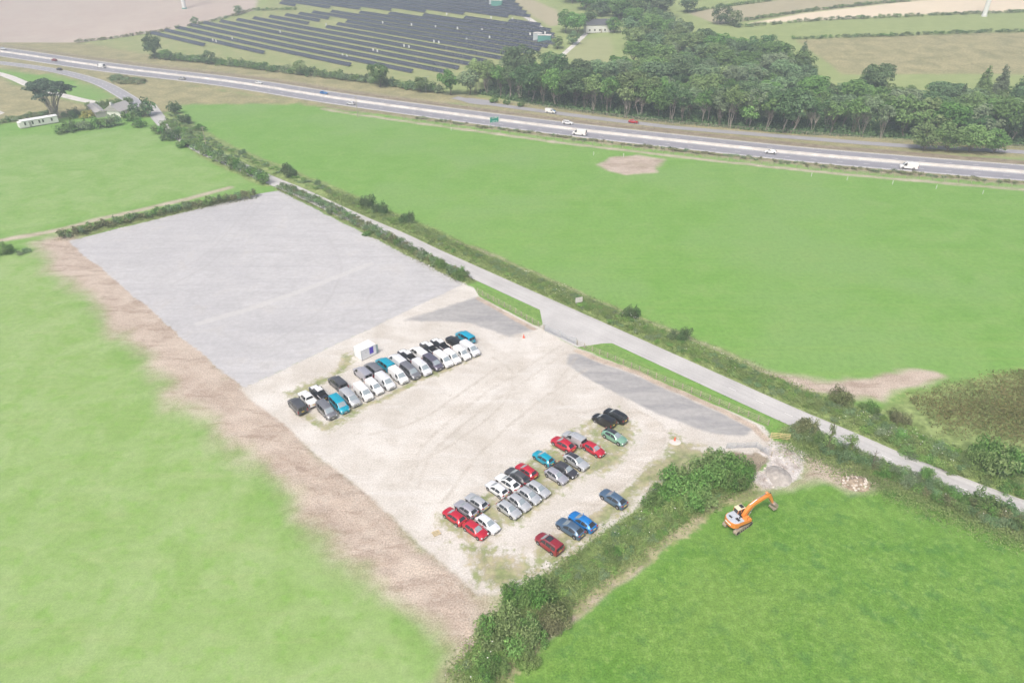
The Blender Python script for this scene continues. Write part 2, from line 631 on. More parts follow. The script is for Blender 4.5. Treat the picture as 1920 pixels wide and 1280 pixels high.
def wline(pl, hw, soft, warp=0.5):
    out = np.zeros(X.shape, np.float32)
    pad = hw + soft * 2 + warp * 3 + 2
    x0, y0 = pl.min(0) - pad
    x1, y1 = pl.max(0) + pad
    m = (X > x0) & (X < x1) & (Y > y0) & (Y < y1)
    d = sdf_line(X[m] + wx[m] * warp * 4, Y[m] + wy[m] * warp * 4, pl) - hw
    out[m] = np.clip(0.5 - d / (2 * soft), 0, 1)
    return out


dmed = sdf_line(X, Y, med)
# which side of the median
mi = np.interp(X, med[:, 0], med[:, 1])
near_side = Y < mi

W = {}
W['pale'] = np.maximum(wmask(LEFTF, 6, 0.5) * 0.95, wmask(LEFTU, 6, 0.5) * 0.55)
# pale / olive rough grass of the road verges and rough corners
olive = wline(med, 15.5, 1.5, 0.3)
olive = np.maximum(olive, wmask(SOLAR, 4, 0.3) * 0.42)
olive = np.maximum(olive, wmask(EMBANK, 5, 1.0))
olive = np.maximum(olive, wmask(LEFTDRY, 5, 1.0))
olive = np.maximum(olive, wmask(TOPOLIVE, 3, 0.3) * 0.9)
olive = np.maximum(olive, wline(service, 9, 3, 0.3) * 0.8)
olive = np.maximum(olive, wline(slip_c, 14, 5, 0.5) * 0.8)
olive = np.maximum(olive, wmask(PL([(-500, 50), (150, 78), (270, 100), (690, 150), (850, 176), (850, 200), (640, 176), (0, 90), (-500, 40)]), 5, .5) * .85)
W['olive'] = olive * (1 - .6 * wmask(SLIPGREEN, 3))
W['lush'] = wmask(PL([(1420, 925), (1560, 905), (1700, 915), (1950, 1015), (2300, 1150), (2300, 1500), (900, 1500), (930, 1300), (1060, 1180), (1300, 990)]), 3, .6)
soil = wmask(SOILSTRIP, 4.5, 1.4)
soil = np.maximum(soil, wmask(PATCH1, 1.8, 1.0) * 0.9)
soil = np.maximum(soil, wmask(PATCH2, 1.6, 1.2))
soil = np.maximum(soil, wline(PATHB, 0.8, 0.7, 0.4) * (0.62 + 0.5 * fbm(X, Y, 9, 4)))
soil = np.maximum(soil, wline(TRACKF, 1.6, 1.3, 0.3) * 0.8)
soil = np.maximum(soil, wmask(TAN2, 1.8, 1.0) * 0.85)
nb = bank_near[bank_near[:, 0] > -90]
soil = np.maximum(soil, wline(offset_line(nb, -5.0), 1.4, 1.2, 0.4) * 0.85)
nf = HEDGE_LANE_R[(HEDGE_LANE_R[:, 0] > -10) & (HEDGE_LANE_R[:, 0] < 45)]
soil = np.maximum(soil, wline(offset_line(nf, 4.0), 0.5, 1.0, 0.6) * 0.6)
soil = np.maximum(soil, wline(PL([(905, 560), (1010, 620)]), 0.7, 0.6, 0.3) * 0.9)
soil = np.maximum(soil, wline(PL([(1085, 662), (1180, 702), (1300, 752), (1425, 808), (1440, 825)]), 0.7, 0.7, 0.3) * 0.95)
soil = np.maximum(soil, wmask(PL([(1340, 815), (1420, 800), (1450, 815), (1440, 838), (1380, 842)]), 1.5, 1.0) * 0.55)
soil = np.maximum(soil, wline(smooth_line(PL([(840, 450), (880, 462), (920, 480)]), 2), 0.8, 1.0) * 0.7)
soil = np.maximum(soil, wline(PL([(1695, 905), (1760, 938), (1850, 975), (1950, 1010)]), 0.35, 0.8, 0.3) * 0.6)
W['soil'] = soil
W['brown'] = np.maximum(wmask(BROWN, 0.8, 0.4), (wline(bank_far, 3.2, 1.2, 0.4)) * 0.75 * (X > -420))
W['brown'] = np.maximum(W['brown'], wline(nb, 2.4, 1.2, 0.5) * 0.6)
W['gravel'] = wmask(YARD, 1.2, 0.35)
W['gravel'] = np.maximum(W['gravel'], wmask(PL([(1004, 611), (1040, 597), (1125, 640), (1085, 650)]), 1.0, 0.3))
W['asph'] = wmask(LOT, 1.1, 0.35)
W['grey'] = np.maximum(wmask(GREY1, 1.4, 0.3), wmask(GREY2, 1.0, 0.25))
W['agg'] = wmask(AGG, 1.0, 0.8)
W['heath'] = wmask(HEATH, 4, 1.2)
verge = np.zeros(X.shape, np.float32)
for pl, hw, h in BANKS[:6]:
    verge = np.maximum(verge, wline(pl, hw + (1.6 if pl is HEDGE_LANE_R else 0.4), 1.4, 0.6))
verge = np.maximum(verge, wmask(PL([(1600, 765), (1700, 742), (1800, 716), (1920, 686), (2100, 690), (2100, 960), (1930, 905), (1720, 830)]), 2.5, 1.2) * .8)
W['verge'] = verge
W['plough'] = wmask(PLOUGH, 4, 0.3)
W['cream'] = wmask(TOPCREAM, 4, 0.3)
W['tan'] = np.maximum(wmask(TOPTAN, 4, 0.3), wmask(TANSTRIP, 4, 0.4))
W['tan'] = np.maximum(W['tan'], wmask(MEADOW, 4, 0.6) * 0.45)
far_green = np.zeros(X.shape, np.float32)
far_green = np.maximum(far_green, wmask(TOPGREEN, 3, 0.3))
far_side = np.where((~near_side) & (dmed > 14), np.clip((dmed - 14) / 6, 0, 1), 0).astype(np.float32)
W['fgreen'] = np.maximum(np.maximum(far_green * 0.9, far_side), wmask(MEADOW, 3, 0.5) * 0.6)

# weeds on the yard: along the parked rows and the margins
CAR_ROW_A = PL([(585, 765), (640, 742), (720, 705), (800, 672), (890, 640)])
weed = wline(PL([(560, 775), (610, 795), (700, 750), (800, 705), (890, 668)]), 0.9, 1.2, 1.0) * 0.85
weed = np.maximum(weed, wline(PL([(545, 740), (640, 690), (660, 672)]), 1.6, 1.8, 1.2) * 0.8)
weed = np.maximum(weed, wline(PL([(835, 975), (880, 945), (960, 900), (1040, 840), (1120, 780)]), 0.8, 1.0, 0.8) * 0.75)
weed = np.maximum(weed, wline(PL([(840, 970), (870, 1010), (960, 975), (1060, 905), (1170, 830)]), 1.2, 1.4, 1.1) * 0.75)
weed = np.maximum(weed, wmask(PL([(1250, 808), (1300, 830), (1360, 850), (1310, 880), (1240, 920), (1180, 950), (1150, 955), (1190, 900), (1240, 850)]), 2.5, 1.2) * 0.85)
weed = np.maximum(weed, wmask(PL([(830, 1020), (900, 1025), (980, 1040), (1100, 1000), (1060, 1060), (960, 1100), (900, 1110)]), 2.5, 1.3) * 0.7)
weed = np.maximum(weed, wline(offset_line(HEDGE_YARD, 3.5), 1.2, 1.2, 0.8) * 0.9)
weed = np.maximum(weed, wmask(PL([(1085, 800), (1170, 760), (1200, 800), (1180, 850), (1120, 890), (1050, 930), (960, 985), (900, 1025), (850, 1000), (900, 940), (1000, 870)]), 2.0, 1.0) * .62)
weed = np.maximum(weed, wline(PL([(1010, 1035), (1080, 1005), (1165, 945), (1215, 905)]), 1.6, 1.5, 1.0) * .8)
weed *= (0.7 + 0.8 * fbm(X, Y, 3.2, 21))
tr = wline(smooth_line(PL([(1190, 775), (1228, 800), (1226, 835), (1185, 880), (1120, 935), (1050, 985)]), 1.5), 1.5, 0.6, 0.2)
W['weed'] = np.clip(weed, 0, 1) * (1 - 0.85 * tr)
verge_strip = np.maximum(wmask(PL([(884, 530), (1015, 583), (1032, 599), (1010, 613), (899, 556)]), 0.6, 0.15),
                         wmask(PL([(1076, 650), (1110, 641), (1150, 648), (1241, 698), (1438, 782), (1442, 802), (1319, 750), (1203, 697), (1130, 666)]), 0.6, 0.15))
W['verge_green'] = verge_strip
W['edge'] = np.maximum(wline(PL([(897, 559), (950, 588), (1001, 618)]), .6, .45, .25), wline(PL([(1083, 658), (1203, 703), (1319, 755), (1410, 799), (1435, 822)]), .7, .5, .3))
for a_, b_, w_ in (([(1050, 650), (985, 690), (900, 745), (800, 830), (770, 900)], .35, .5), ([(1062, 660), (1000, 705), (915, 760), (815, 845), (785, 915)], .35, .5),
                   ([(1100, 690), (1000, 760), (900, 850), (830, 940)], .35, .4), ([(930, 690), (860, 740), (780, 790), (690, 815)], .35, .4), ([(920, 668), (960, 700), (940, 760), (850, 830), (760, 880)], .3, .4),
                   ([(1195, 770), (1240, 795), (1240, 840), (1195, 890), (1110, 950)], .3, .4), ([(1300, 830), (1240, 900), (1150, 965)], .3, .4), ([(1080, 670), (1040, 730), (1075, 770), (1150, 760)], .3, .4)):
    ruts = wline(smooth_line(PL(a_), 1.0), b_, w_, .15) if a_ is not None else 0
    tr2 = ruts if 'tr2' not in globals() else np.maximum(tr2, ruts)
W['ruts'] = tr2 * .9
lm = np.zeros(X.shape, np.float32)
for a_ in ([(860, 545), (760, 575), (660, 610), (560, 640), (470, 650), (380, 600)], [(850, 535), (740, 560), (640, 590), (540, 615), (440, 610), (350, 560)], [(480, 372), (440, 420), (380, 480), (300, 520)], [(495, 372), (455, 424), (400, 488), (320, 535)],
           [(520, 365), (600, 430), (640, 500), (600, 580), (500, 650)], [(700, 600), (690, 560), (720, 540), (760, 550)]):
    lm = np.maximum(lm, wline(smooth_line(PL(a_), 1.0), .3, .4, .15))
W['lotmarks'] = lm
W['tracks'] = np.maximum(tr, wline(smooth_line(PL([(1040, 640), (950, 700), (830, 790), (760, 860)]), 1.5), 2.2, 1.5, 0.6) * 0.55)

W['bandline'] = wline(PL([(375, 606), (480, 575), (600, 532), (692, 495)]), 1.0, .7, .2)
NAMES = list(W.keys())
A = np.stack([np.clip(W[k], 0, 1).astype(np.float32) for k in NAMES], 0)
while A.shape[0] % 3:
    A = np.vstack([A, np.zeros((1, A.shape[1]), np.float32)])
NA = A.shape[0] // 3


def ground_material():
    m, nt, b = mat_new('ground')
    geo = N(nt, 'ShaderNodeNewGeometry')
    pos = geo.outputs['Position']
    mp = N(nt, 'ShaderNodeMapping')
    mp.inputs['Scale'].default_value = (1, 1, 0)
    nt.links.new(pos, mp.inputs['Vector'])
    v = mp.outputs['Vector']
    rot = N(nt, 'ShaderNodeMapping')
    rot.inputs['Rotation'].default_value = (0, 0, R(38))
    rot.inputs['Scale'].default_value = (0.22, 1.0, 0)
    nt.links.new(pos, rot.inputs['Vector'])
    vs_ = rot.outputs['Vector']
    big = noise_node(nt, v, 0.018, 3, 0.6)
    mid = noise_node(nt, v, 0.12, 4, 0.6, 0.6)
    fine = noise_node(nt, v, 0.9, 3, 0.65)
    grit = noise_node(nt, v, 4.0, 2, 0.7)
    streak = noise_node(nt, vs_, 0.45, 3, 0.6, 0.4)
    clump = noise_node(nt, v, 0.35, 3, 0.6, 0.3)
    wts = {}
    for i in range(NA):
        at = N(nt, 'ShaderNodeAttribute', attribute_name='w%d' % i)
        sp = N(nt, 'ShaderNodeSeparateColor')
        nt.links.new(at.outputs['Color'], sp.inputs[0])
        for k in range(3):
            if i * 3 + k < len(NAMES):
                wts[NAMES[i * 3 + k]] = sp.outputs[k]

    def fac(name, k=0.5, sharp=0.18, src=fine):
        w = mathn(nt, 'ADD', wts[name], mathn(nt, 'MULTIPLY', mathn(nt, 'SUBTRACT', src, 0.5), k * 2))
        # keep zero at zero and one at one
        w = mathn(nt, 'MULTIPLY', w, map_range(nt, wts[name], 0.0, 0.12))
        return map_range(nt, w, 0.5 - sharp, 0.5 + sharp, 0, 1, True)

    def tones(lo, hi, *srcs):
        f = srcs[0]
        for s in srcs[1:]:
            f = mathn(nt, 'ADD', f, s)
        f = mathn(nt, 'DIVIDE', f, float(len(srcs)))
        return mix_rgb(nt, map_range(nt, f, 0.36, 0.64), lo, hi)

    ln = N(nt, 'ShaderNodeMapping')
    ln.inputs['Rotation'].default_value = (0, 0, R(22))
    ln.inputs['Scale'].default_value = (0.012, 0.55, 0)
    nt.links.new(pos, ln.inputs['Vector'])
    lines = noise_node(nt, ln.outputs['Vector'], 1.0, 2, 0.5)

    def speck(col, src, a, b_, amt, tint):
        return mix_rgb(nt, mathn(nt, 'MULTIPLY', map_range(nt, src, a, b_, 0, 1, True), amt), col, tint)

    def contrast(col, src, lo=.4, hi=.62, dark=.8, lite=1.18):
        f = map_range(nt, src, lo, hi, dark, lite)
        cb = N(nt, 'ShaderNodeCombineColor')
        for k_ in range(3):
            nt.links.new(f, cb.inputs[k_])
        return mix_rgb(nt, 1.0, col, cb.outputs[0], 'MULTIPLY')

    g = tones((0.145, 0.295, 0.06), (0.175, 0.325, 0.08), mid)
    g = speck(g, big, .44, .62, .75, (0.185, 0.315, 0.10))
    g = speck(g, clump, .52, .72, .28, (0.12, 0.26, 0.055))
    g = speck(g, mid, .52, .68, .35, (0.20, 0.31, 0.095))
    g = speck(g, lines, .5, .66, .35, (0.20, 0.325, 0.085))
    g = contrast(g, fine, .36, .64, .91, 1.09)
    g = contrast(g, grit, .34, .66, .9, 1.1)
    c = g
    lush = tones((0.10, 0.225, 0.035), (0.145, 0.27, 0.055), mid)
    lush = speck(lush, clump, .5, .68, .6, (0.07, 0.18, 0.045))
    lush = speck(lush, big, .45, .62, .45, (0.165, 0.27, 0.06))
    lush = speck(lush, fine, .5, .7, .4, (0.19, 0.28, 0.08))
    lush = contrast(lush, fine, .36, .64, .87, 1.12)
    lush = contrast(lush, grit, .34, .66, .76, 1.24)
    c = mix_rgb(nt, fac('lush', 0.2, 0.4), c, lush)
    pale = tones((0.21, 0.335, 0.10), (0.265, 0.375, 0.15), mid)
    pale = speck(pale, clump, .5, .68, .45, (0.17, 0.335, 0.06))
    pale = speck(pale, streak, .5, .72, .35, (0.30, 0.37, 0.165))
    pale = contrast(pale, fine, .36, .64, .93, 1.06)
    pale = contrast(pale, grit, .34, .66, .9, 1.1)
    c = mix_rgb(nt, fac('pale', 0.25, 0.45, mid), c, pale)
    c = mix_rgb(nt, fac('fgreen', 0.1, 0.4), c, tones((0.235, 0.295, 0.115), (0.29, 0.345, 0.145), mid, streak))
    c = mix_rgb(nt, fac('olive', 0.3, 0.35, mid), c, contrast(tones((0.24, 0.235, 0.125), (0.355, 0.325, 0.18), mid), fine))
    c = mix_rgb(nt, fac('tan', 0.1, 0.3), c, tones((0.34, 0.31, 0.20), (0.39, 0.355, 0.245), mid, fine))
    c = mix_rgb(nt, fac('cream', 0.05, 0.3), c, tones((0.62, 0.54, 0.40), (0.69, 0.60, 0.46), streak, big))
    c = mix_rgb(nt, fac('plough', 0.05, 0.3), c, tones((0.42, 0.345, 0.305), (0.48, 0.42, 0.365), big, mid))
    c = mix_rgb(nt, fac('heath', 0.4, 0.3), c, contrast(tones((0.15, 0.19, 0.06), (0.29, 0.27, 0.10), clump), fine))
    c = mix_rgb(nt, fac('verge', 0.4, 0.3), c, contrast(tones((0.16, 0.22, 0.075), (0.26, 0.33, 0.13), clump), fine))
    so = tones((0.37, 0.30, 0.245), (0.49, 0.42, 0.355), mid)
    so = speck(so, streak, .5, .66, .65, (0.29, 0.225, 0.18))
    so = speck(so, clump, .5, .68, .4, (0.52, 0.46, 0.39))
    so = contrast(so, grit, .35, .65, .7, 1.25)
    so = speck(so, fine, .5, .7, .5, (0.50, 0.44, 0.375))
    c = mix_rgb(nt, fac('soil', 0.3, 0.42, mid), c, so)
    c = mix_rgb(nt, fac('brown', 0.4, 0.25), c, contrast(tones((0.20, 0.165, 0.125), (0.31, 0.265, 0.20), clump), grit))
    grav = tones((0.485, 0.455, 0.41), (0.60, 0.578, 0.54), mid)
    grav = speck(grav, streak, .5, .7, .4, (0.62, 0.61, 0.59))
    grav = speck(grav, big, .48, .66, .4, (0.47, 0.44, 0.39))
    grav = speck(grav, clump, .55, .72, .35, (0.44, 0.42, 0.37))
    grav = speck(grav, fine, .56, .74, .5, (0.37, 0.35, 0.30))
    grav = contrast(grav, grit, .34, .66, .82, 1.14)
    c = mix_rgb(nt, fac('gravel', 0.3, 0.2), c, grav)
    c = mix_rgb(nt, fac('grey', 0.3, 0.25, fine), c, contrast(tones((0.285, 0.285, 0.29), (0.37, 0.365, 0.36), streak), fine, .36, .64, .92, 1.07))
    c = mix_rgb(nt, mathn(nt, 'MULTIPLY', fac('tracks', 0.3, 0.3, streak), 0.6), c, contrast(tones((0.42, 0.38, 0.32), (0.64, 0.61, 0.57), streak), grit))
    c = mix_rgb(nt, mathn(nt, 'MULTIPLY', fac('ruts', 0.5, 0.35, fine), .55), c, contrast(tones((0.36, 0.325, 0.28), (0.50, 0.47, 0.42), streak), grit))
    wd = contrast(tones((0.19, 0.235, 0.085), (0.37, 0.33, 0.215), clump), fine)
    c = mix_rgb(nt, mathn(nt, 'MULTIPLY', fac('weed', 0.85, 0.25), 0.9), c, wd)
    asf = tones((0.415, 0.415, 0.422), (0.475, 0.475, 0.482), mid)
    asf = speck(asf, streak, .5, .7, .5, (0.50, 0.50, 0.515))
    asf = speck(asf, big, .48, .66, .4, (0.39, 0.39, 0.405))
    rl = N(nt, 'ShaderNodeMapping')
    rl.inputs['Rotation'].default_value = (0, 0, R(41))
    rl.inputs['Scale'].default_value = (0.02, 0.45, 0)
    nt.links.new(pos, rl.inputs['Vector'])
    roller = noise_node(nt, rl.outputs['Vector'], 1.0, 3, 0.6)
    asf = speck(asf, roller, .5, .62, .45, (0.375, 0.375, 0.39))
    asf = speck(asf, mid, .56, .68, .35, (0.43, 0.415, 0.395))
    asf = speck(asf, clump, .56, .7, .35, (0.36, 0.36, 0.37))
    asf = contrast(asf, fine, .36, .64, .93, 1.05)
    asf = contrast(asf, grit, .34, .66, .93, 1.06)
    c = mix_rgb(nt, fac('asph', 0.35, 0.14), c, asf)
    c = mix_rgb(nt, mathn(nt, 'MULTIPLY', fac('lotmarks', 0.5, 0.35, fine), .3), c, (0.33, 0.325, 0.325))
    c = mix_rgb(nt, mathn(nt, 'MULTIPLY', fac('bandline', 0.3, 0.3), .5), c, (0.52, 0.515, 0.50))
    ag = contrast(tones((0.33, 0.285, 0.255), (0.60, 0.575, 0.555), clump), grit, .35, .65, .7, 1.2)
    c = mix_rgb(nt, fac('agg', 0.4, 0.2), c, speck(ag, fine, .48, .62, .6, (0.56, 0.545, 0.53)))
    c = mix_rgb(nt, mathn(nt, 'MULTIPLY', fac('edge', 0.45, 0.3), .85), c, contrast(tones((0.33, 0.26, 0.20), (0.50, 0.41, 0.33), clump), grit, .35, .65, .75, 1.2))
    c = mix_rgb(nt, fac('verge_green', 0.2, 0.2), c, contrast(tones((0.13, 0.245, 0.06), (0.2, 0.32, 0.09), fine), grit))
    nt.links.new(c, b.inputs['Base Color'])
    b.inputs['Roughness'].default_value = 0.95
    b.inputs['Specular IOR Level'].default_value = 0.15
    return m


M['ground'] = ground_material()
GZ = gz(X, Y) + np.where(dmed < 24, 0.0, 1.0) * 0.10 * (fbm(X, Y, 14, 6) - 0.5)
lane_d = sdf_line(X, Y, lane_c)
GZ = np.where(lane_d < LANE_W / 2 + 0.4, np.minimum(GZ, 0.0) - 0.05, GZ)
GZ = np.where(dmed < 10.5, -0.06, GZ)
GZ = np.where(sdf_line(X, Y, slip_c) < 4.5, -0.06, GZ)
GZ = np.where(sdf_line(X, Y, service) < 3.6, hill(X, Y) - 0.06, GZ)
GZ = np.where((W['gravel'] > 0.3) | (W['asph'] > 0.3), 0.03 * (fbm(X, Y, 5, 2) - 0.5), GZ)

nx, ny = len(xs), len(ys)
qi, qj = np.meshgrid(np.arange(nx - 1), np.arange(ny - 1))
base = (qj * nx + qi).ravel()
quads = np.stack([base, base + 1, base + nx + 1, base + nx], 1)
qx = (X[quads[:, 0]] + X[quads[:, 2]]) / 2
qy = (Y[quads[:, 0]] + Y[quads[:, 2]]) / 2


def qw(k):
    return W[k][quads].mean(1)


reg = np.zeros(len(quads), int)
order = [('terrain', None), ('left_field', None), ('upper_left_field', None), ('green_field', None), ('lower_field', None),
         ('ploughed_field', 'plough'), ('stubble_field', 'cream'), ('heath_ground', 'heath'), ('soil_ground', 'soil'),
         ('gravel_yard', 'gravel'), ('tarmac_patch', 'grey'), ('surfaced_lot', 'asph'), ('aggregate_ground', 'agg'), ('solar_field', None), ('road_verge', None)]
idx = {n: i for i, (n, _) in enumerate(order)}


def inpoly(poly):
    out = np.zeros(len(qx), bool)
    x0, y0 = poly.min(0)
    x1, y1 = poly.max(0)
    m = (qx > x0) & (qx < x1) & (qy > y0) & (qy < y1)
    out[m] = sdf_poly(qx[m], qy[m], poly) < 0
    return out


lx = np.interp(qx, lane_c[:, 0], lane_c[:, 1])
my = np.interp(qx, med[:, 0], med[:, 1])
reg[(qy > lx) & (qy < my - 13) & (qx > -140) & (qx < 400)] = idx['green_field']
reg[inpoly(LEFTF)] = idx['left_field']
reg[inpoly(LEFTU)] = idx['upper_left_field']
reg[(qy < lx) & (qx > -15) & (qx < 200) & (qy > 20) & (reg == 0)] = idx['lower_field']
reg[inpoly(SOLAR)] = idx['solar_field']
reg[(np.abs(qy - my) < 14) & (np.abs(qx) < 700)] = idx['road_verge']
for n, k in order:
    if k:
        reg[qw(k) > 0.5] = idx[n]
reg[(np.abs(qx) > 700) | (qy > 1000) | (qy < 30)] = idx['terrain']
for n, k in order:
    sel = quads[reg == idx[n]]
    if len(sel) == 0:
        continue
    used, inv = np.unique(sel, return_inverse=True)
    inv = inv.reshape(sel.shape)
    me = bpy.data.meshes.new(n)
    me.vertices.add(len(used))
    co = np.stack([X[used], Y[used], GZ[used]], 1).astype(np.float32)
    me.vertices.foreach_set('co', co.ravel())
    me.loops.add(inv.size)
    me.loops.foreach_set('vertex_index', inv.ravel().astype(np.int32))
    me.polygons.add(len(inv))
    me.polygons.foreach_set('loop_start', np.arange(0, inv.size, 4, dtype=np.int32))
    me.update(calc_edges=True)
    me.shade_smooth()
    for i in range(NA):
        at = me.attributes.new('w%d' % i, 'FLOAT_COLOR', 'POINT')
        d = np.ones((len(used), 4), np.float32)
        d[:, :3] = A[i * 3:i * 3 + 3, used].T
        at.data.foreach_set('color', d.ravel())
    o = link(n, me, M['ground'])
    o['kind'] = 'structure'


# ------------------------------------------------------------------ roads
def asphalt(name, lo, hi, along=R(0)):
    m, nt, b = mat_new(name)
    geo = N(nt, 'ShaderNodeNewGeometry')
    uv = N(nt, 'ShaderNodeUVMap')
    mp = N(nt, 'ShaderNodeMapping')
    mp.inputs['Scale'].default_value = (0.02, 1.3, 1)
    nt.links.new(uv.outputs[0], mp.inputs['Vector'])
    st_ = noise_node(nt, mp.outputs[0], 1.0, 4, 0.6)
    n2 = noise_node(nt, geo.outputs['Position'], 0.15, 3)
    n3 = noise_node(nt, geo.outputs['Position'], 3.0, 4, 0.7)
    f = mathn(nt, 'DIVIDE', mathn(nt, 'ADD', mathn(nt, 'ADD', st_, n2), n3), 3.0)
    c = mix_rgb(nt, map_range(nt, f, 0.38, 0.62), lo, hi)
    nt.links.new(c, b.inputs['Base Color'])
    b.inputs['Roughness'].default_value = 0.85
    return m


M['lane'] = asphalt('lane_tarmac', (0.37, 0.365, 0.36), (0.53, 0.525, 0.515))
M['road'] = asphalt('carriageway_tarmac', (0.225, 0.225, 0.255), (0.285, 0.285, 0.315))
M['slip'] = asphalt('slip_tarmac', (0.27, 0.27, 0.295), (0.35, 0.35, 0.375))
M['line'] = simple_mat('road_paint', (0.8, 0.8, 0.78), 0.7)


def strip(name, pl, a, b, z, mat, parent=None, kind='structure', skirt=True):
    la, lb = offset_line(pl, a), offset_line(pl, b)
    n = len(pl)
    L = np.concatenate([[0], np.cumsum(np.linalg.norm(np.diff(pl, axis=0), axis=1))])
    vs = [(la[i][0], la[i][1], z + float(hill(*la[i]))) for i in range(n)] + [(lb[i][0], lb[i][1], z + float(hill(*lb[i]))) for i in range(n)]
    fs = [(i, n + i, n + i + 1, i + 1) for i in range(n - 1)] if a > b else [(i, i + 1, n + i + 1, n + i) for i in range(n - 1)]
    me = bpy.data.meshes.new(name)
    me.from_pydata(vs, [], fs)
    uvl = me.uv_layers.new(name='UVMap')
    for p in me.polygons:
        for li in p.loop_indices:
            vi = me.loops[li].vertex_index
            uvl.data[li].uv = (L[vi % n], a if vi < n else b)
    me.update()
    o = link(name, me, mat, parent)
    if parent is None and kind:
        o['kind'] = kind
    return o


def dashes(parent, pl, off, on, gap, w, z, start=0.0, ylim=None):
    L = np.concatenate([[0], np.cumsum(np.linalg.norm(np.diff(pl, axis=0), axis=1))])
    c = offset_line(pl, off)
    mb = MB()
    mb.add([(-on / 2, -w / 2, 0), (on / 2, -w / 2, 0), (on / 2, w / 2, 0), (-on / 2, w / 2, 0)], [(0, 1, 2, 3)])
    me = mb.mesh('lane_marking')
    s = start
    while s < L[-1]:
        x = np.interp(s, L, c[:, 0])
        y = np.interp(s, L, c[:, 1])
        x2 = np.interp(s + 1, L, c[:, 0])
        y2 = np.interp(s + 1, L, c[:, 1])
        if ylim is None or ylim(x, y):
            link('lane_marking', me, M['line'], parent, (x, y, z), math.atan2(y2 - y, x2 - x))
        s += on + gap


inview = lambda x, y: abs(x) < 0.66 * (0.853 * y + 42) * 1.12 and y > 40
lane = strip('country_lane', lane_c, LANE_W / 2, -LANE_W / 2, 0.04, M['lane'])
s_lane = lane_c[lane_c[:, 0] > 40]
dashes(lane, s_lane, 0.0, 1.6, 4.2, 0.1, 0.046, 2.0, inview)
near_c = strip('near_carriageway', med, -0.9, -9.3, 0.02, M['road'])
strip('edge_line', med, -1.5, -1.75, 0.028, M['line'], near_c)
strip('edge_line', med, -8.75, -9.0, 0.028, M['line'], near_c)
dashes(near_c, med, -5.15, 2.0, 7.0, 0.2, 0.028, 3.0, inview)
far_c = strip('far_carriageway', med, 9.3, 0.9, 0.02, M['road'])
strip('edge_line', med, 8.95, 8.7, 0.028, M['line'], far_c)
strip('edge_line', med, 1.75, 1.5, 0.028, M['line'], far_c)
dashes(far_c, med, 5.15, 2.0, 7.0, 0.2, 0.028, 5.0, inview)
slip = strip('slip_road', slip_c, 3.6, -3.6, 0.03, M['slip'])
strip('edge_line', slip_c, 3.3, 3.1, 0.036, M['line'], slip)
strip('edge_line', slip_c, -3.1, -3.3, 0.036, M['line'], slip)
dashes(slip, slip_c, 0, 2, 4, 0.18, 0.036, 1.0, inview)
strip('service_road', service, 2.6, -2.6, 0.025, M['slip'])
mb = MB()
apron = [P(*p) for p in [(1012, 580), (1060, 600), (1155, 643), (1128, 644), (1083, 651), (1020, 620)]]
mb.add([(p.x, p.y, 0.03) for p in apron], [(0, 5, 4, 3, 2, 1)])
ap = mb.build('entrance_apron', M['lane'])
ap['kind'] = 'structure'
lay = [P(*p) for p in [(855, 186), (880, 184), (930, 190), (925, 197), (905, 197), (880, 194)]]
mb = MB()
mb.add([(p.x, p.y, 0.034) for p in lay], [tuple(range(5, -1, -1))])
o = mb.build('layby', M['slip'])
o['kind'] = 'structure'

strip('farm_track', track_left, 2.4, -2.4, 0.04, M['concrete'])
# central concrete barrier
mb = MB()
prof = [(-0.3, 0), (-0.28, 0.25), (-0.12, 0.45), (-0.1, 0.9), (0.1, 0.9), (0.12, 0.45), (0.28, 0.25), (0.3, 0)]
ring = []
offs = [offset_line(med, p[0]) for p in prof]
vs = []
for i in range(len(med)):
    for k, p in enumerate(prof):
        vs.append((offs[k][i][0], offs[k][i][1], p[1] + 0.01))
K = len(prof)
fs = [(i * K + k, i * K + k + 1, (i + 1) * K + k + 1, (i + 1) * K + k) for i in range(len(med) - 1) for k in range(K - 1)]
mb.add(vs, fs)
tag(mb.build('concrete_barrier', M['concrete']), 'pale concrete barrier running down the middle of the dual carriageway', 'barrier')
strip('central_reserve', med, 0.9, -0.9, 0.012, M['concrete'])
# pale channel lines along the verges (kerb drain) and a steel safety rail on the far verge
for off, nm in ((9.75, 'far'), (-9.75, 'near')):
    strip('edge_channel', med, off + 0.35, off - 0.35, 0.035, M['concrete'])

# ================================================================== VEHICLES
def interp(tab, u):
    return float(np.interp(u, [t[0] for t in tab], [t[1] for t in tab]))


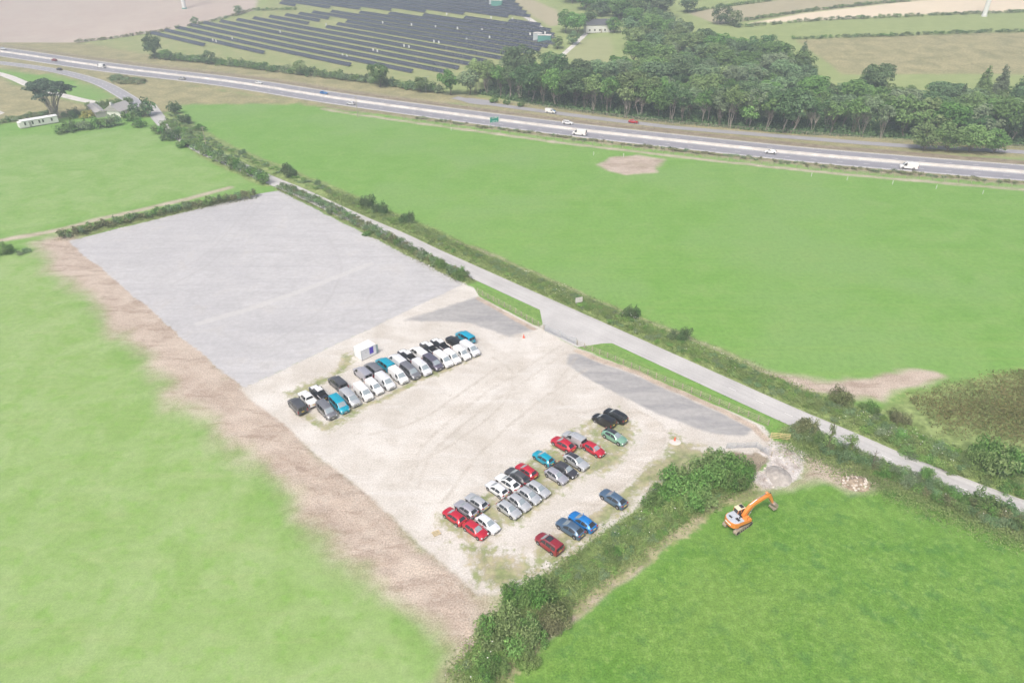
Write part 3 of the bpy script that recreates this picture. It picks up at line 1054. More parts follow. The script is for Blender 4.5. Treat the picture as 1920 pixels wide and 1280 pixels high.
SPEC = {
    'crossover': dict(L=4.2, W=0.9, r=0.34, fw=0.83, rw=3.42, clear=0.26,
        top=[(0, .60), (.04, .76), (.22, .90), (1.1, 1.03), (1.78, 1.44), (2.15, 1.53), (3.1, 1.51), (3.62, 1.41), (4.02, 1.08), (4.14, .95), (4.19, .75), (4.2, .6)],
        belt=[(0, .58), (.2, .80), (1.1, .95), (3.5, 1.03), (4.05, 1.0), (4.15, .85), (4.2, .58)],
        w=[(0, .60), (.08, .74), (.4, .87), (1.2, .9), (3.4, .9), (3.9, .86), (4.13, .76), (4.2, .64)],
        wt=[(0, .5), (.2, .66), (1.1, .73), (1.78, .60), (2.3, .57), (3.2, .55), (3.62, .56), (4.02, .68), (4.14, .68), (4.2, .58)],
        screen=(1.13, 1.80), rear=(3.62, 4.02), side=[(1.42, 2.38), (2.46, 3.42)], aerial=3.35),
    'coupe_suv': dict(L=4.7, W=0.94, r=0.37, fw=0.85, rw=3.83, clear=0.2,
        top=[(0, .62), (.05, .8), (.3, .95), (1.25, 1.06), (2.05, 1.52), (2.5, 1.61), (3.3, 1.58), (4.0, 1.40), (4.5, 1.12), (4.64, 1.0), (4.69, .78), (4.7, .6)],
        belt=[(0, .6), (.25, .84), (1.25, .98), (3.9, 1.06), (4.5, 1.05), (4.64, .9), (4.7, .6)],
        w=[(0, .62), (.1, .78), (.5, .91), (1.3, .94), (3.8, .94), (4.35, .9), (4.62, .8), (4.7, .68)],
        wt=[(0, .52), (.25, .7), (1.25, .77), (2.05, .62), (2.6, .59), (3.5, .57), (4.0, .58), (4.5, .72), (4.64, .72), (4.7, .6)],
        screen=(1.28, 2.08), rear=(3.85, 4.46), side=[(1.6, 2.62), (2.7, 3.8)], aerial=3.6),
    'suv': dict(L=4.75, W=0.94, r=0.37, fw=0.88, rw=3.68, clear=0.24,
        top=[(0, .68), (.05, .88), (.25, 1.02), (1.2, 1.14), (1.85, 1.60), (2.25, 1.70), (3.9, 1.70), (4.4, 1.62), (4.66, 1.2), (4.72, .9), (4.75, .62)],
        belt=[(0, .66), (.25, .92), (1.2, 1.06), (4.3, 1.12), (4.62, 1.08), (4.75, .62)],
        w=[(0, .68), (.1, .82), (.5, .92), (1.3, .94), (4.0, .94), (4.5, .9), (4.7, .82), (4.75, .72)],
        wt=[(0, .56), (.25, .74), (1.2, .8), (1.85, .66), (2.4, .64), (3.9, .63), (4.4, .64), (4.66, .72), (4.75, .66)],
        screen=(1.23, 1.88), rear=(4.38, 4.64), side=[(1.5, 2.5), (2.58, 3.45), (3.52, 4.2)], aerial=4.2),
    'van': dict(L=5.05, W=0.99, r=0.36, fw=0.98, rw=3.95, clear=0.24,
        top=[(0, .72), (.05, .98), (.3, 1.12), (.82, 1.24), (1.62, 1.82), (2.0, 1.95), (4.75, 1.97), (4.97, 1.9), (5.03, 1.2), (5.05, .6)],
        belt=[(0, .7), (.3, 1.0), (.85, 1.14), (4.9, 1.16), (5.03, .9), (5.05, .58)],
        w=[(0, .74), (.12, .87), (.5, .96), (1.1, .99), (4.8, .99), (4.98, .96), (5.05, .92)],
        wt=[(0, .62), (.3, .8), (.85, .86), (1.62, .76), (2.1, .8), (4.8, .8), (5.0, .84), (5.05, .88)],
        screen=(.86, 1.64), rear=None, side=[(1.2, 2.12)], aerial=2.2, tall=True),
    'small_van': dict(L=4.5, W=0.92, r=0.33, fw=0.9, rw=3.62, clear=0.22,
        top=[(0, .66), (.05, .88), (.3, 1.02), (1.05, 1.15), (1.75, 1.68), (2.1, 1.8), (4.25, 1.84), (4.42, 1.78), (4.48, 1.1), (4.5, .6)],
        belt=[(0, .64), (.3, .94), (1.05, 1.08), (4.35, 1.12), (4.48, .9), (4.5, .58)],
        w=[(0, .68), (.12, .8), (.5, .89), (1.2, .92), (4.3, .92), (4.45, .89), (4.5, .85)],
        wt=[(0, .56), (.3, .72), (1.05, .79), (1.75, .68), (2.2, .71), (4.3, .71), (4.46, .76), (4.5, .8)],
        screen=(1.08, 1.77), rear=None, side=[(1.4, 2.3)], aerial=2.3, tall=True),
    'pickup': dict(L=5.35, W=0.94, r=0.39, fw=0.93, rw=4.16, clear=0.3,
        top=[(0, .82), (.05, 1.0), (.3, 1.12), (1.35, 1.2), (2.0, 1.74), (2.35, 1.83), (3.35, 1.82), (3.58, 1.74), (3.74, 1.2), (3.76, 1.2), (5.33, 1.19), (5.35, .75)],
        belt=[(0, .8), (.3, 1.02), (1.35, 1.12), (5.3, 1.16), (5.35, .72)],
        w=[(0, .74), (.1, .86), (.5, .93), (1.3, .94), (5.2, .94), (5.35, .9)],
        wt=[(0, .6), (.3, .78), (1.35, .82), (2.0, .68), (2.5, .67), (3.35, .66), (3.6, .68), (3.74, .85), (5.35, .85)],
        screen=(1.38, 2.02), rear=(3.57, 3.72), side=[(1.72, 2.6), (2.68, 3.5)], aerial=2.4, bed=(3.8, 5.26)),
    'big_van': dict(L=5.9, W=1.02, r=0.37, fw=1.0, rw=4.55, clear=0.26,
        top=[(0, .8), (.05, 1.05), (.3, 1.2), (.8, 1.34), (1.5, 2.1), (1.95, 2.45), (2.4, 2.52), (5.6, 2.52), (5.84, 2.42), (5.88, 1.2), (5.9, .6)],
        belt=[(0, .78), (.3, 1.08), (.85, 1.22), (5.7, 1.25), (5.88, .95), (5.9, .58)],
        w=[(0, .78), (.12, .9), (.5, .99), (1.1, 1.02), (5.7, 1.02), (5.86, .99), (5.9, .95)],
        wt=[(0, .66), (.3, .84), (.85, .9), (1.5, .8), (2.0, .82), (5.7, .84), (5.9, .9)],
        screen=(.84, 1.45), rear=None, side=[(1.15, 2.1)], aerial=2.4, tall=True),
}
SPEC['mpv'] = dict(SPEC['small_van'], side=[(1.4, 2.3), (2.4, 3.35), (3.42, 4.15)])
SPEC['crew_van'] = dict(SPEC['van'], side=[(1.2, 2.12), (2.25, 3.2)])
SPEC['window_van'] = dict(SPEC['van'], side=[(1.2, 2.12), (2.25, 3.3), (3.4, 4.6)])


def vehicle_parts(kind):
    """list of (name, mesh, material key, parent index or None, location)"""
    S = SPEC[kind]
    L = S['L']
    fu = lambda u: L / 2 - u           # u measured from the nose; local x forwards
    keys = set()
    for t in ('top', 'belt', 'w', 'wt'):
        keys |= {k[0] for k in S[t]}
    keys |= set(np.arange(0, L, 0.3).round(3))
    ra = S['r'] + 0.07
    for wu in (S['fw'], S['rw']):
        for k in np.linspace(-1, 1, 9):
            keys.add(round(wu + ra * math.sin(k * math.pi / 2), 3))
        keys |= {round(wu - ra - .01, 3), round(wu + ra + .01, 3)}
    bed = S.get('bed')
    if bed:
        keys |= {bed[0], bed[0] + .01, bed[1], bed[1] - .01}
    us = sorted(k for k in keys if 0 <= k <= L)

    def zb(u):
        z = S['clear']
        if u < .25:
            z += (.25 - u) * .3
        if u > L - .3:
            z += (u - L + .3) * .4
        for wu in (S['fw'], S['rw']):
            if abs(u - wu) < ra:
                z = max(z, S['r'] + math.sqrt(ra * ra - (u - wu) ** 2))
        return z

    def sec(u):
        w = interp(S['w'], u)
        wt = interp(S['wt'], u)
        zt = interp(S['top'], u)
        zs = min(interp(S['belt'], u), zt - .02)
        b = min(zb(u), zs - .08)
        zm = b + (zs - b) * .45
        if bed and bed[0] < u < bed[1]:
            return [(0, b), (w * .95, b), (w, b + .05), (w * 1.0, zm), (w * .98, zs), (w - .05, zt), (w - .12, zt - .46), (0, zt - .46)]
        return [(0, b), (w * .93, b), (w * .99, b + .06), (w * 1.005, zm), (w * .985, zs), (wt + .02, zt - .06), (wt - .1, zt), (0, zt + .02)]

    mb = MB()
    K = 8
    ringn = 2 * K - 2
    vs = []
    for u in us:
        h = sec(u)
        ring = [(fu(u), y, z) for y, z in h] + [(fu(u), -y, z) for y, z in h[-2:0:-1]]
        vs += ring
    fs = []
    for i in range(len(us) - 1):
        for k in range(ringn):
            a = i * ringn + k
            b2 = i * ringn + (k + 1) % ringn
            fs.append((a, b2, b2 + ringn, a + ringn))
    fs.append(tuple(range(ringn - 1, -1, -1)))
    fs.append(tuple(range((len(us) - 1) * ringn, len(us) * ringn)))
    mb.add(vs, fs)
    parts = [('body', mb.mesh('body', 32), 'PAINT', None, (0, 0, 0))]
    ub = MB().box(fu(L - .35), fu(.35), -S['W'] * .72, S['W'] * .72, S['clear'] - .06, S['clear'] + .25)
    parts.append(('underbody', ub.mesh('underbody'), 'trim', None, (0, 0, 0)))

    def top_patch(u0, u1, inset, n=5, up=.012, y1=None):
        m = MB()
        v, f = [], []
        for i in range(n + 1):
            u = u0 + (u1 - u0) * i / n
            h = sec(u)
            y6, z6 = h[6]
            yy = (y6 + .06 - inset) if y1 is None else min(y6, y1)
            zt = h[7][1]
            zc = h[6][1]
            for s in (-1, -.5, 0, .5, 1):
                v.append((fu(u), yy * s, zt + (zc - zt) * abs(s) * (yy / max(y6, .01)) + up))
        for i in range(n):
            for k in range(4):
                a = i * 5 + k
                f.append((a, a + 1, a + 6, a + 5))
        m.add(v, [tuple(reversed(q)) if False else q for q in f])
        # give the pane a thickness
        o = len(m.v)
        m.v += [(x, y, z - .02) for x, y, z in v]
        rim = [(0, 1, 2, 3, 4), tuple((i) * 5 + 4 for i in range(n + 1)), tuple(range(n * 5 + 4, n * 5 - 1, -1)), tuple(i * 5 for i in range(n, -1, -1))]
        for e in rim:
            for a, b in zip(e[:-1], e[1:]):
                m.f.append((b, a, a + o, b + o))
        return m

    parts.append(('windscreen', top_patch(*S['screen'], .08).mesh('windscreen', 30), 'screen', None, (0, 0, 0)))
    if S['rear']:
        parts.append(('rear_window', top_patch(*S['rear'], .06).mesh('rear_window', 30), 'glass', None, (0, 0, 0)))
    if S.get('tall'):
        zr0, zr1 = interp(S['belt'], L - .3) + .08, interp(S['top'], L - .4) - .16
        for s in (-1, 1):
            m = MB().box(fu(L) - .02, fu(L) + .05, *sorted((s * .06, s * .66)), zr0, zr1)
            parts.append(('rear_window', m.mesh('rear_window'), 'glass', None, (0, 0, 0)))
    for u0, u1 in S['side']:
        for s in (-1, 1):
            m = MB()
            v, f = [], []
            n = 6
            for i in range(n + 1):
                u = u0 + (u1 - u0) * i / n
                h = sec(u)
                (y4, z4), (y5, z5) = h[4], h[5]
                lo, hi = z4 + .05, max(z5 - .05, z4 + .055)
                for z in (lo, hi):
                    t = (z - z4) / max(z5 - z4, .01)
                    v.append((fu(u), s * (y4 + (y5 - y4) * t + .014), z))
            o = len(v)
            v += [(x, y - s * .02, z) for x, y, z in v]
            for i in range(n):
                a = i * 2
                q = (a, a + 1, a + 3, a + 2)
                f.append(q if s > 0 else q[::-1])
                f.append((a + 1, a + 1 + o, a + 3 + o, a + 3))
                f.append((a, a + 2, a + 2 + o, a + o))
            m.add(v, f)
            parts.append(('side_window', m.mesh('side_window', 30), 'glass', None, (0, 0, 0)))
    # wheels
    r = S['r']
    wm = MB()
    n = 16
    prof = [(-.11, r * .6), (-.11, r * .93), (-.08, r), (.08, r), (.11, r * .93), (.11, r * .6)]
    v = [(rad * math.cos(2 * math.pi * k / n), y, rad * math.sin(2 * math.pi * k / n)) for y, rad in prof for k in range(n)]
    f = [(j * n + k, j * n + (k + 1) % n, (j + 1) * n + (k + 1) % n, (j + 1) * n + k) for j in range(len(prof) - 1) for k in range(n)]
    wm.add(v, f)
    wmesh = wm.mesh('wheel', 40)
    rm = MB()
    rm.tube((0, -.085, 0), (0, .085, 0), r * .62, n=14)
    for k in range(5):
        a = 2 * math.pi * k / 5
        for s in (-1, 1):
            rm.tube((0, s * .1, 0), (r * .56 * math.cos(a), s * .1, r * .56 * math.sin(a)), r * .09, n=4)
    rmesh = rm.mesh('rim', 40)
    for wu in (S['fw'], S['rw']):
        for s in (-1, 1):
            parts.append(('wheel', wmesh, 'tyre', None, (fu(wu), s * (S['W'] - .12), r)))
            parts.append(('rim', rmesh, 'rim', len(parts) - 1, (0, 0, 0)))
    zl = interp(S['belt'], .12)
    wl = interp(S['w'], .12)
    for s in (-1, 1):
        m = MB().ball((fu(.13), s * (wl - .1), zl + .02), (.22, .16, .085), 8, 5)
        parts.append(('headlight', m.mesh('headlight', 60), 'lamp', None, (0, 0, 0)))
        wr = interp(S['w'], L - .1)
        zr = interp(S['belt'], L - .2)
        if S.get('tall') or bed:
            m = MB().box(fu(L) - .015, fu(L - .1), *sorted((s * (wr - .12), s * (wr + .012))), zr - .42, zr + .12)
        else:
            m = MB().ball((fu(L - .1), s * (wr - .16), zr - .06), (.13, .22, .08), 8, 5)
        parts.append(('tail_light', m.mesh('tail_light', 60), 'tail', None, (0, 0, 0)))
        m = MB().ball((fu(S['screen'][0] + .38), s * (S['W'] + .1), interp(S['belt'], 1.3) + .1), (.09, .12, .085), 8, 5)
        parts.append(('door_mirror', m.mesh('door_mirror', 60), 'PAINT' if kind in ('crossover', 'coupe_suv', 'suv') else 'trim', None, (0, 0, 0)))
        m = MB().box(fu(S['rw'] - ra - .03), fu(S['fw'] + ra + .03), *sorted((s * (S['W'] * .9), s * (S['W'] + .012))), S['clear'] - .01, S['clear'] + .13)
        parts.append(('sill', m.mesh('sill'), 'trim', None, (0, 0, 0)))
    zg = interp(S['top'], 0.02)
    m = MB().box(fu(.06), fu(-.012), -wl * .55, wl * .55, zl - .26, zl - .12)
    parts.append(('grille', m.mesh('grille'), 'trim', None, (0, 0, 0)))
    m = MB().box(fu(.16), fu(-.006), -wl * .8, wl * .8, S['clear'] + .06, S['clear'] + .17)
    parts.append(('bumper', m.mesh('bumper'), 'trim', None, (0, 0, 0)))
    m = MB().box(fu(L + .012), fu(L - .2), -wr * .85, wr * .85, S['clear'] + .08, S['clear'] + .22)
    parts.append(('bumper', m.mesh('bumper'), 'trim', None, (0, 0, 0)))
    m = MB().box(fu(.02), fu(-.022), -.26, .26, S['clear'] + .2, S['clear'] + .31)
    parts.append(('number_plate', m.mesh('number_plate'), 'plate_w', None, (0, 0, 0)))
    zpl = max(interp(S['belt'], L - .3) - .32, S['clear'] + .25)
    m = MB().box(fu(L + .02), fu(L - .06), -.26, .26, zpl, zpl + .11)
    parts.append(('number_plate', m.mesh('number_plate'), 'plate_y', None, (0, 0, 0)))
    ua = S['aerial']
    m = MB().add([(fu(ua) - .14, -.03, interp(S['top'], ua) + .01), (fu(ua) - .14, .03, interp(S['top'], ua) + .01), (fu(ua) + .1, 0, interp(S['top'], ua) + .01), (fu(ua) - .14, 0, interp(S['top'], ua) + .1)],
                 [(0, 2, 3), (1, 3, 2), (0, 3, 1), (0, 1, 2)])
    parts.append(('aerial', m.mesh('aerial'), 'trim', None, (0, 0, 0)))
    extra = {}
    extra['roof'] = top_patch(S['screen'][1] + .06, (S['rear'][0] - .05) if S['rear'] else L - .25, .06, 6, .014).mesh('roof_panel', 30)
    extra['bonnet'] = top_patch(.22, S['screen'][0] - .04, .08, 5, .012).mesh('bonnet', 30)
    extra['sunroof'] = top_patch(S['screen'][1] + .12, S['screen'][1] + .12 + .36 * (L - S['screen'][1]), .14, 5, .016).mesh('sunroof', 30)
    rails = []
    for s in (-1, 1):
        u0, u1 = S['screen'][1] + .25, L - .55
        pts = [(fu(u), s * (sec(u)[6][0] + .03), sec(u)[6][1] + z) for u, z in ((u0, .0), (u0 + .12, .06), ((u0 + u1) / 2, .065), (u1 - .12, .05), (u1, -.01))]
        rails.append(MB().path(pts, .022, 5).mesh('roof_rail'))
    extra['rails'] = rails
    if bed:
        zt = interp(S['top'], 4.5)
        m = MB()
        x0, x1 = fu(bed[1] - .02), fu(bed[0] + .02)
        yb = S['W'] - .13
        m.add([(x0, -yb, zt - .44), (x1, -yb, zt - .44), (x1, yb, zt - .44), (x0, yb, zt - .44), (x0, -yb, zt - .01), (x1, -yb, zt - .01), (x1, yb, zt - .01), (x0, yb, zt - .01)],
              [(0, 1, 2, 3), (0, 4, 5, 1), (1, 5, 6, 2), (2, 6, 7, 3), (3, 7, 4, 0)])
        extra['liner'] = m.mesh('bed_liner')
        extra['cover'] = MB().box(fu(bed[1] + .04), fu(bed[0] - .02), -S['W'] + .03, S['W'] - .03, zt - .02, zt + .05, taper=.03).mesh('bed_cover')
        capm = []
        for s in (-1, 1):
            capm.append(MB().box(fu(bed[1]), fu(bed[0]), *sorted((s * (S['W'] - .10), s * (S['W'] - .02))), zt - .005, zt + .025).mesh('bed_rail'))
        extra['caps'] = capm
    return parts, extra


_vcache = {}


def vehicle(kind, colour, loc, heading, name, label, cat, group, opts=()):
    if kind not in _vcache:
        _vcache[kind] = vehicle_parts(kind)
    parts, extra = _vcache[kind]
    t = thing(name, label, cat, loc, heading, group)
    objs = []
    pm = PAINT[colour]
    for nm, me, mk, par, l in parts:
        if nm == 'door_mirror' and mk == 'PAINT' and 'black_roof' in opts:
            mk = 'trim'
        o = link(nm, me, pm if mk == 'PAINT' else M[mk], objs[par] if par is not None else t, l)
        objs.append(o)
    if 'black_roof' in opts:
        link('roof_panel', extra['roof'], PAINT['charcoal'], t)
    if 'painted_sky_top' in opts:
        link('roof_panel', extra['roof'], PAINT['white'], t)  # sky reflection on the dark roof and bonnet, painted as white panels
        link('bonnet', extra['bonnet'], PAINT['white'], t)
    if 'sunroof' in opts:
        link('sunroof', extra['sunroof'], M['glass'], t)
    if 'rails' in opts:
        for rmesh in extra['rails']:
            link('roof_rail', rmesh, M['chrome'], t)
    if 'liner' in extra:
        if 'cover' in opts:
            link('bed_cover', extra['cover'], pm, t)
        else:
            link('bed_liner', extra['liner'], M['trim'], t)
            for c in extra['caps']:
                link('bed_rail', c, PAINT['white'] if 'painted_sky_top' in opts else M['trim'], t)  # white rails belong to the same painted sky reflection
    return t


def ground_dir(a, b):
    d = P(*b) - P(*a)
    return math.atan2(d.y, d.x)


HV = R(40.1 - 90)          # vans of the front row face down-right
HC = R(-44)                # front-facing cars
VG = 'vans and pickups parked nose to tail in two rows'
CG = 'cars parked on the gravel yard'
vans = [
    # front row, from the left
    ('window_van', 'grey', 612, 768, 0, 'dark grey window van nearest the field edge in the front van row', ('f',)),
    ('window_van', 'turquoise', 636, 757, 0, 'turquoise window van facing the yard, between dark grey and silver vans', ('f',)),
    ('crew_van', 'silver', 656, 745, 0, 'silver crew van beside the turquoise van in the front row', ('f',)),
    ('van', 'white', 681, 734, 0, 'white panel van right beside the silver crew van, front row', ('f',)),
    ('small_van', 'white', 702, 724, 0, 'smaller white van fifth from the left in the front van row', ('f',)),
    ('van', 'offwhite', 722, 714, 0, 'off-white panel van sixth from the left in the front van row', ('f',)),
    ('van', 'white', 747, 703, 0, 'white panel van parked left of the slate grey van, front row', ('f',)),
    ('window_van', 'grey', 769, 695, 0, 'slate grey van in the middle of the front row between two white vans', ('f',)),
    ('van', 'offwhite', 791, 688, 0, 'pale van between the slate grey and the purple-grey van', ('f',)),
    ('window_van', 'purple_grey', 812, 679, 0, 'purple-grey van fifth from the gate end of the front row', ('f',)),
    ('van', 'white', 831, 673, 0, 'white van fourth from the gate end, next to the purple-grey van', ('f',)),
    ('small_van', 'white', 848, 668, 0, 'white small van third from the gate end of the front row', ('f',)),
    ('small_van', 'white', 866, 661, 0, 'white small van second from the gate end of the front row', ('f',)),
    ('van', 'offwhite', 881, 653, 0, 'off-white van with black bumper at the gate end of the front row', ('f',)),
    # back row, from the left, rear ends towards the yard
    ('window_van', 'dark_grey', 557, 759, 0, 'dark grey van at the field end of the back row', ('b',)),
    ('pickup', 'white', 577, 747, 0, 'all-white pickup with covered bed in the back row', ('b', 'cover')),
    ('pickup', 'navy', 598, 736, 0, 'dark pickup with sky reflection painted on its roof and open bed, beside the all-white pickup', ('b', 'painted_sky_top')),
    ('window_van', 'dark_grey', 633, 717, 0, 'dark grey van standing alone behind the front row, gaps both sides', ('b',)),
    ('van', 'lilac_silver', 680, 699, 0, 'silver panel van in the back row left of the grey van', ('b',)),
    ('window_van', 'grey', 700, 691, 0, 'mid grey van in the back row between silver and turquoise vans', ('b',)),
    ('window_van', 'turquoise', 722, 682, 0, 'turquoise van in the back row near the white cabin', ('b',)),
    ('van', 'offwhite', 745, 675, 0, 'pale silver van in the back row right of the turquoise van', ('b',)),
    ('pickup', 'navy', 764, 667, 0, 'dark pickup with sky reflection painted on its roof, left of the white crew van', ('b', 'painted_sky_top')),
    ('crew_van', 'white', 785, 661, 0, 'white crew van with dark side windows in the back row', ('b',)),
    ('pickup', 'navy', 805, 652, 0, 'dark pickup with sky reflection painted on its roof, just right of the white crew van', ('b', 'painted_sky_top')),
    ('pickup', 'navy', 825, 646, 0, 'dark pickup with sky reflection painted on its roof, left of the black car, back row', ('b', 'painted_sky_top')),
    ('suv', 'black', 852, 640, 0, 'black estate vehicle in the back row beside the turquoise van at the end', ('b',)),
    ('window_van', 'azure', 872, 631, 0, 'turquoise van at the gate end of the back row', ('b',)),
]
for kind, colr, px, py, dh, lab, op in vans:
    zc = 0.95 if SPEC[kind].get('tall') else 0.8
    p = P(px, py, zc)
    hd = HV if 'f' in op else HV + math.pi
    vehicle(kind, colr, (p.x, p.y, 0.015), hd + R(random.uniform(-1.5, 1.5)), 'parked_pickup' if kind == 'pickup' else ('parked_car' if kind == 'suv' else 'parked_van'), lab,
            'pickup' if kind == 'pickup' else ('car' if kind == 'suv' else 'van'), VG, op)

cars = [
    ('suv', 'black', 1154, 779, 'b', 'black estate car with silver roof rails, farthest parked car from the hedge', ('rails',)),
    ('small_van', 'black', 1132, 787, 'b', 'boxy black car standing beside the black estate car', ()),
    ('coupe_suv', 'mint', 1152, 818, 'f', 'mint green crossover with dark roof, the only green car', ('black_roof',)),
    ('small_van', 'silver', 1076, 821, 'b', 'small silver van beside the red car, rear doors to the hedge', ()),
    ('coupe_suv', 'red', 1056, 832, 'b', 'red coupe-backed car left of the small silver van', ()),
    ('crossover', 'red', 1113, 841, 'f', 'red crossover facing the hedge just right of the small silver van', ()),
    ('crossover', 'turquoise', 1019, 858, 'b', 'bright turquoise crossover among the parked cars', ()),
    ('coupe_suv', 'silver', 1080, 864, 'f', 'silver crossover with dark roof facing the hedge', ('black_roof',)),
    ('crossover', 'charcoal', 1061, 880, 'f', 'charcoal crossover between two silver ones, facing the hedge', ()),
    ('crossover', 'lilac_silver', 1043, 891, 'f', 'silver crossover left of the charcoal one, facing the hedge', ()),
    ('crossover', 'red', 987, 882, 'b', 'red crossover with its rear to the silver cars, beside dark grey car', ()),
    ('coupe_suv', 'dark_grey', 970, 892, 'b', 'dark grey coupe-backed car between the red and the white car', ()),
    ('coupe_suv', 'white', 952, 904, 'b', 'white car with a dark glass roof', ('sunroof',)),
    ('crossover', 'offwhite', 932, 916, 'b', 'white crossover at the left end of the middle group, rear to us', ()),
    ('crossover', 'silver', 1009, 916, 'f', 'silver crossover, rightmost of four alike facing the hedge', ()),
    ('crossover', 'silver', 992, 928, 'f', 'silver crossover, second from the right of four alike', ()),
    ('crossover', 'silver', 973, 941, 'f', 'silver crossover, third from the right of four alike', ()),
    ('crossover', 'silver', 954, 954, 'f', 'silver crossover, leftmost of four alike facing the hedge', ()),
    ('crossover', 'silver', 894, 940, 'b', 'silver crossover rear to us, farther of the pair beside the red cars', ()),
    ('crossover', 'lilac_silver', 874, 953, 'b', 'silver crossover rear to us, directly beside the red car', ()),
    ('crossover', 'red', 852, 967, 'b', 'red crossover at the far left end of the parked cars, rear to us', ()),
    ('crossover', 'offwhite', 914, 981, 'f', 'white crossover facing the hedge beside the front red car', ()),
    ('crossover', 'red', 891, 992, 'f', 'red crossover facing the hedge at the left end, nose out', ()),
    ('coupe_suv', 'steel_blue', 1150, 934, 'b', 'blue-grey car standing alone by the trees', ()),
    ('coupe_suv', 'blue', 1092, 977, 'b', 'bright blue car backed up to the hedge', ()),
    ('coupe_suv', 'steel_blue', 1069, 989, 'b', 'blue-grey car beside the bright blue car', ()),
    ('mpv', 'dark_red', 1029, 1017, 'b', 'dark red people carrier with sunroof backed up to the hedge', ('sunroof', 'rails')),
]
for kind, colr, px, py, d, lab, op in cars:
    zc = 0.85 if SPEC[kind].get('tall') else 0.72
    p = P(px, py, zc)
    hd = HC if d == 'f' else HC + math.pi
    vehicle(kind, colr, (p.x, p.y, 0.015), hd + R(random.uniform(-2, 2)), 'parked_car' if kind != 'small_van' or colr == 'black' else 'parked_van', lab,
            'car' if kind != 'small_van' or colr == 'black' else 'van', CG, op)


def along(pl, p):
    i = int(np.argmin(np.hypot(pl[:, 0] - p.x, pl[:, 1] - p.y)))
    i = min(max(i, 1), len(pl) - 2)
    d = pl[i + 1] - pl[i - 1]
    return pl[i], math.atan2(d[1], d[0])


RG = 'traffic on the dual carriageway'
road = [
    # kind, colour, px, py, line, offset, towards +1 right / -1 left, label
    ('big_van', 'white', 1712, 311, med, -6.9, -1, 'white high-roofed van driving left on the near carriageway at the right edge', 'van'),
    ('crossover', 'white', 1454, 285, med, -3.3, -1, 'small white car in the outer lane of the near carriageway', 'car'),
    ('big_van', 'white', 1089, 248, med, -6.9, -1, 'white panel van on the near carriageway near the middle', 'van'),
    ('suv', 'white', 1072, 231, med, 6.9, 1, 'white car on the far carriageway just above the white van', 'car'),
    ('crossover', 'offwhite', 651, 193, med, -6.9, -1, 'white car on the near carriageway below the solar farm', 'car'),
    ('crossover', 'blue', 601, 173, med, 3.5, 1, 'blue car on the far carriageway', 'car'),
    ('crossover', 'white', 485, 155, med, 3.5, 1, 'white car on the far carriageway left of the blue car', 'car'),
    ('crossover', 'silver', 327, 147, med, -6.9, -1, 'silver car on the near carriageway beyond the slip road', 'car'),
    ('big_van', 'white', 190, 125, med, -3.3, -1, 'white van far away on the near carriageway', 'van'),
    ('crossover', 'dark_red', 105, 112, med, -3.3, -1, 'dark red car far away on the near carriageway', 'car'),
    ('crossover', 'offwhite', 8, 91, med, 5, 1, 'white car at the left edge on the far carriageway', 'car'),
    ('crossover', 'navy', 96, 131, slip_c, 1.7, -1, 'dark car on the curving slip road', 'car'),
    ('van', 'white', 1040, 208, service, -1.3, 1, 'white van with blue front on the service road by the wood', 'van'),
    ('crossover', 'red', 1190, 229, service, -1.2, 1, 'red car on the service road by the wood', 'car'),
]
for kind, colr, px, py, pl, off, dr, lab, cat in road:
    p = P(px, py + 2, 0.5)
    q, a = along(pl, p)
    i = int(np.argmin(np.hypot(pl[:, 0] - p.x, pl[:, 1] - p.y)))
    o = offset_line(pl, off)[i]
    t = vehicle(kind, colr, (o[0], o[1], 0.032), a + (0 if dr > 0 else math.pi), 'travelling_van' if cat == 'van' else 'travelling_car', lab, cat, RG, ())
    if 'blue front' in lab:
        link('bonnet', _vcache['van'][1]['bonnet'], PAINT['blue'], t)

# ------------------------------------------------------------------ excavator
paint('orange', (0.78, 0.26, 0.05), 0.0, 0.45)
paint('cream', (0.78, 0.66, 0.48), 0.0, 0.5)
M['mud'] = simple_mat('muddy_steel', (0.33, 0.28, 0.22), 0.9, var=0.3, scale=3)
M['greypaint'] = simple_mat('grey_sheet_metal', (0.52, 0.57, 0.62), 0.5, 0.2)
bx = P(1382, 985, 0)
bk = P(1449, 952, 0.6)
eh = math.atan2(bk.y - bx.y, bk.x - bx.x)
th_ = ground_dir((1372, 998), (1407, 974))
ex = thing('excavator', 'orange tracked excavator with cab and arm stretched out on the grass', 'excavator', (bx.x, bx.y, 0.05), eh)
reach = (Vector((bk.x, bk.y)) - Vector((bx.x, bx.y))).length
rel = th_ - eh
Rt = Matrix.Rotation(rel, 4, 'Z')
for s in (-1, 1):
    m = MB()
    ol = []
    for k in range(9):
        a = math.pi / 2 + math.pi * k / 8
        ol.append((-1.55 + .42 * math.cos(a), .42 + .42 * math.sin(a)))
    for k in range(9):
        a = -math.pi / 2 + math.pi * k / 8
        ol.append((1.55 + .42 * math.cos(a), .42 + .42 * math.sin(a)))
    m.prism(ol, s * 1.0 - .3, s * 1.0 + .3)
    # track shoes
    for k in range(22):
        x = -1.6 + k * .152
        m.box(x, x + .05, s * 1.0 - .31, s * 1.0 + .31, .835, .875)
    o = m.build('track', M['mud'], ex)
    o.matrix_local = Rt
    m = MB()
    for k in range(6):
        m.tube((-1.2 + k * .48, s * 1.3, .3), (-1.2 + k * .48, s * 1.345, .3), .14, n=10)
    m.tube((1.55, s * 1.3, .42), (1.55, s * 1.35, .42), .26, n=12)
    m.tube((-1.55, s * 1.3, .42), (-1.55, s * 1.35, .42), .26, n=12)
    m.build('rollers', M['trim'], o)
m = MB().box(-.9, .9, -.75, .75, .4, .95)
m.tube((0, 0, .9), (0, 0, 1.12), .62, n=18)
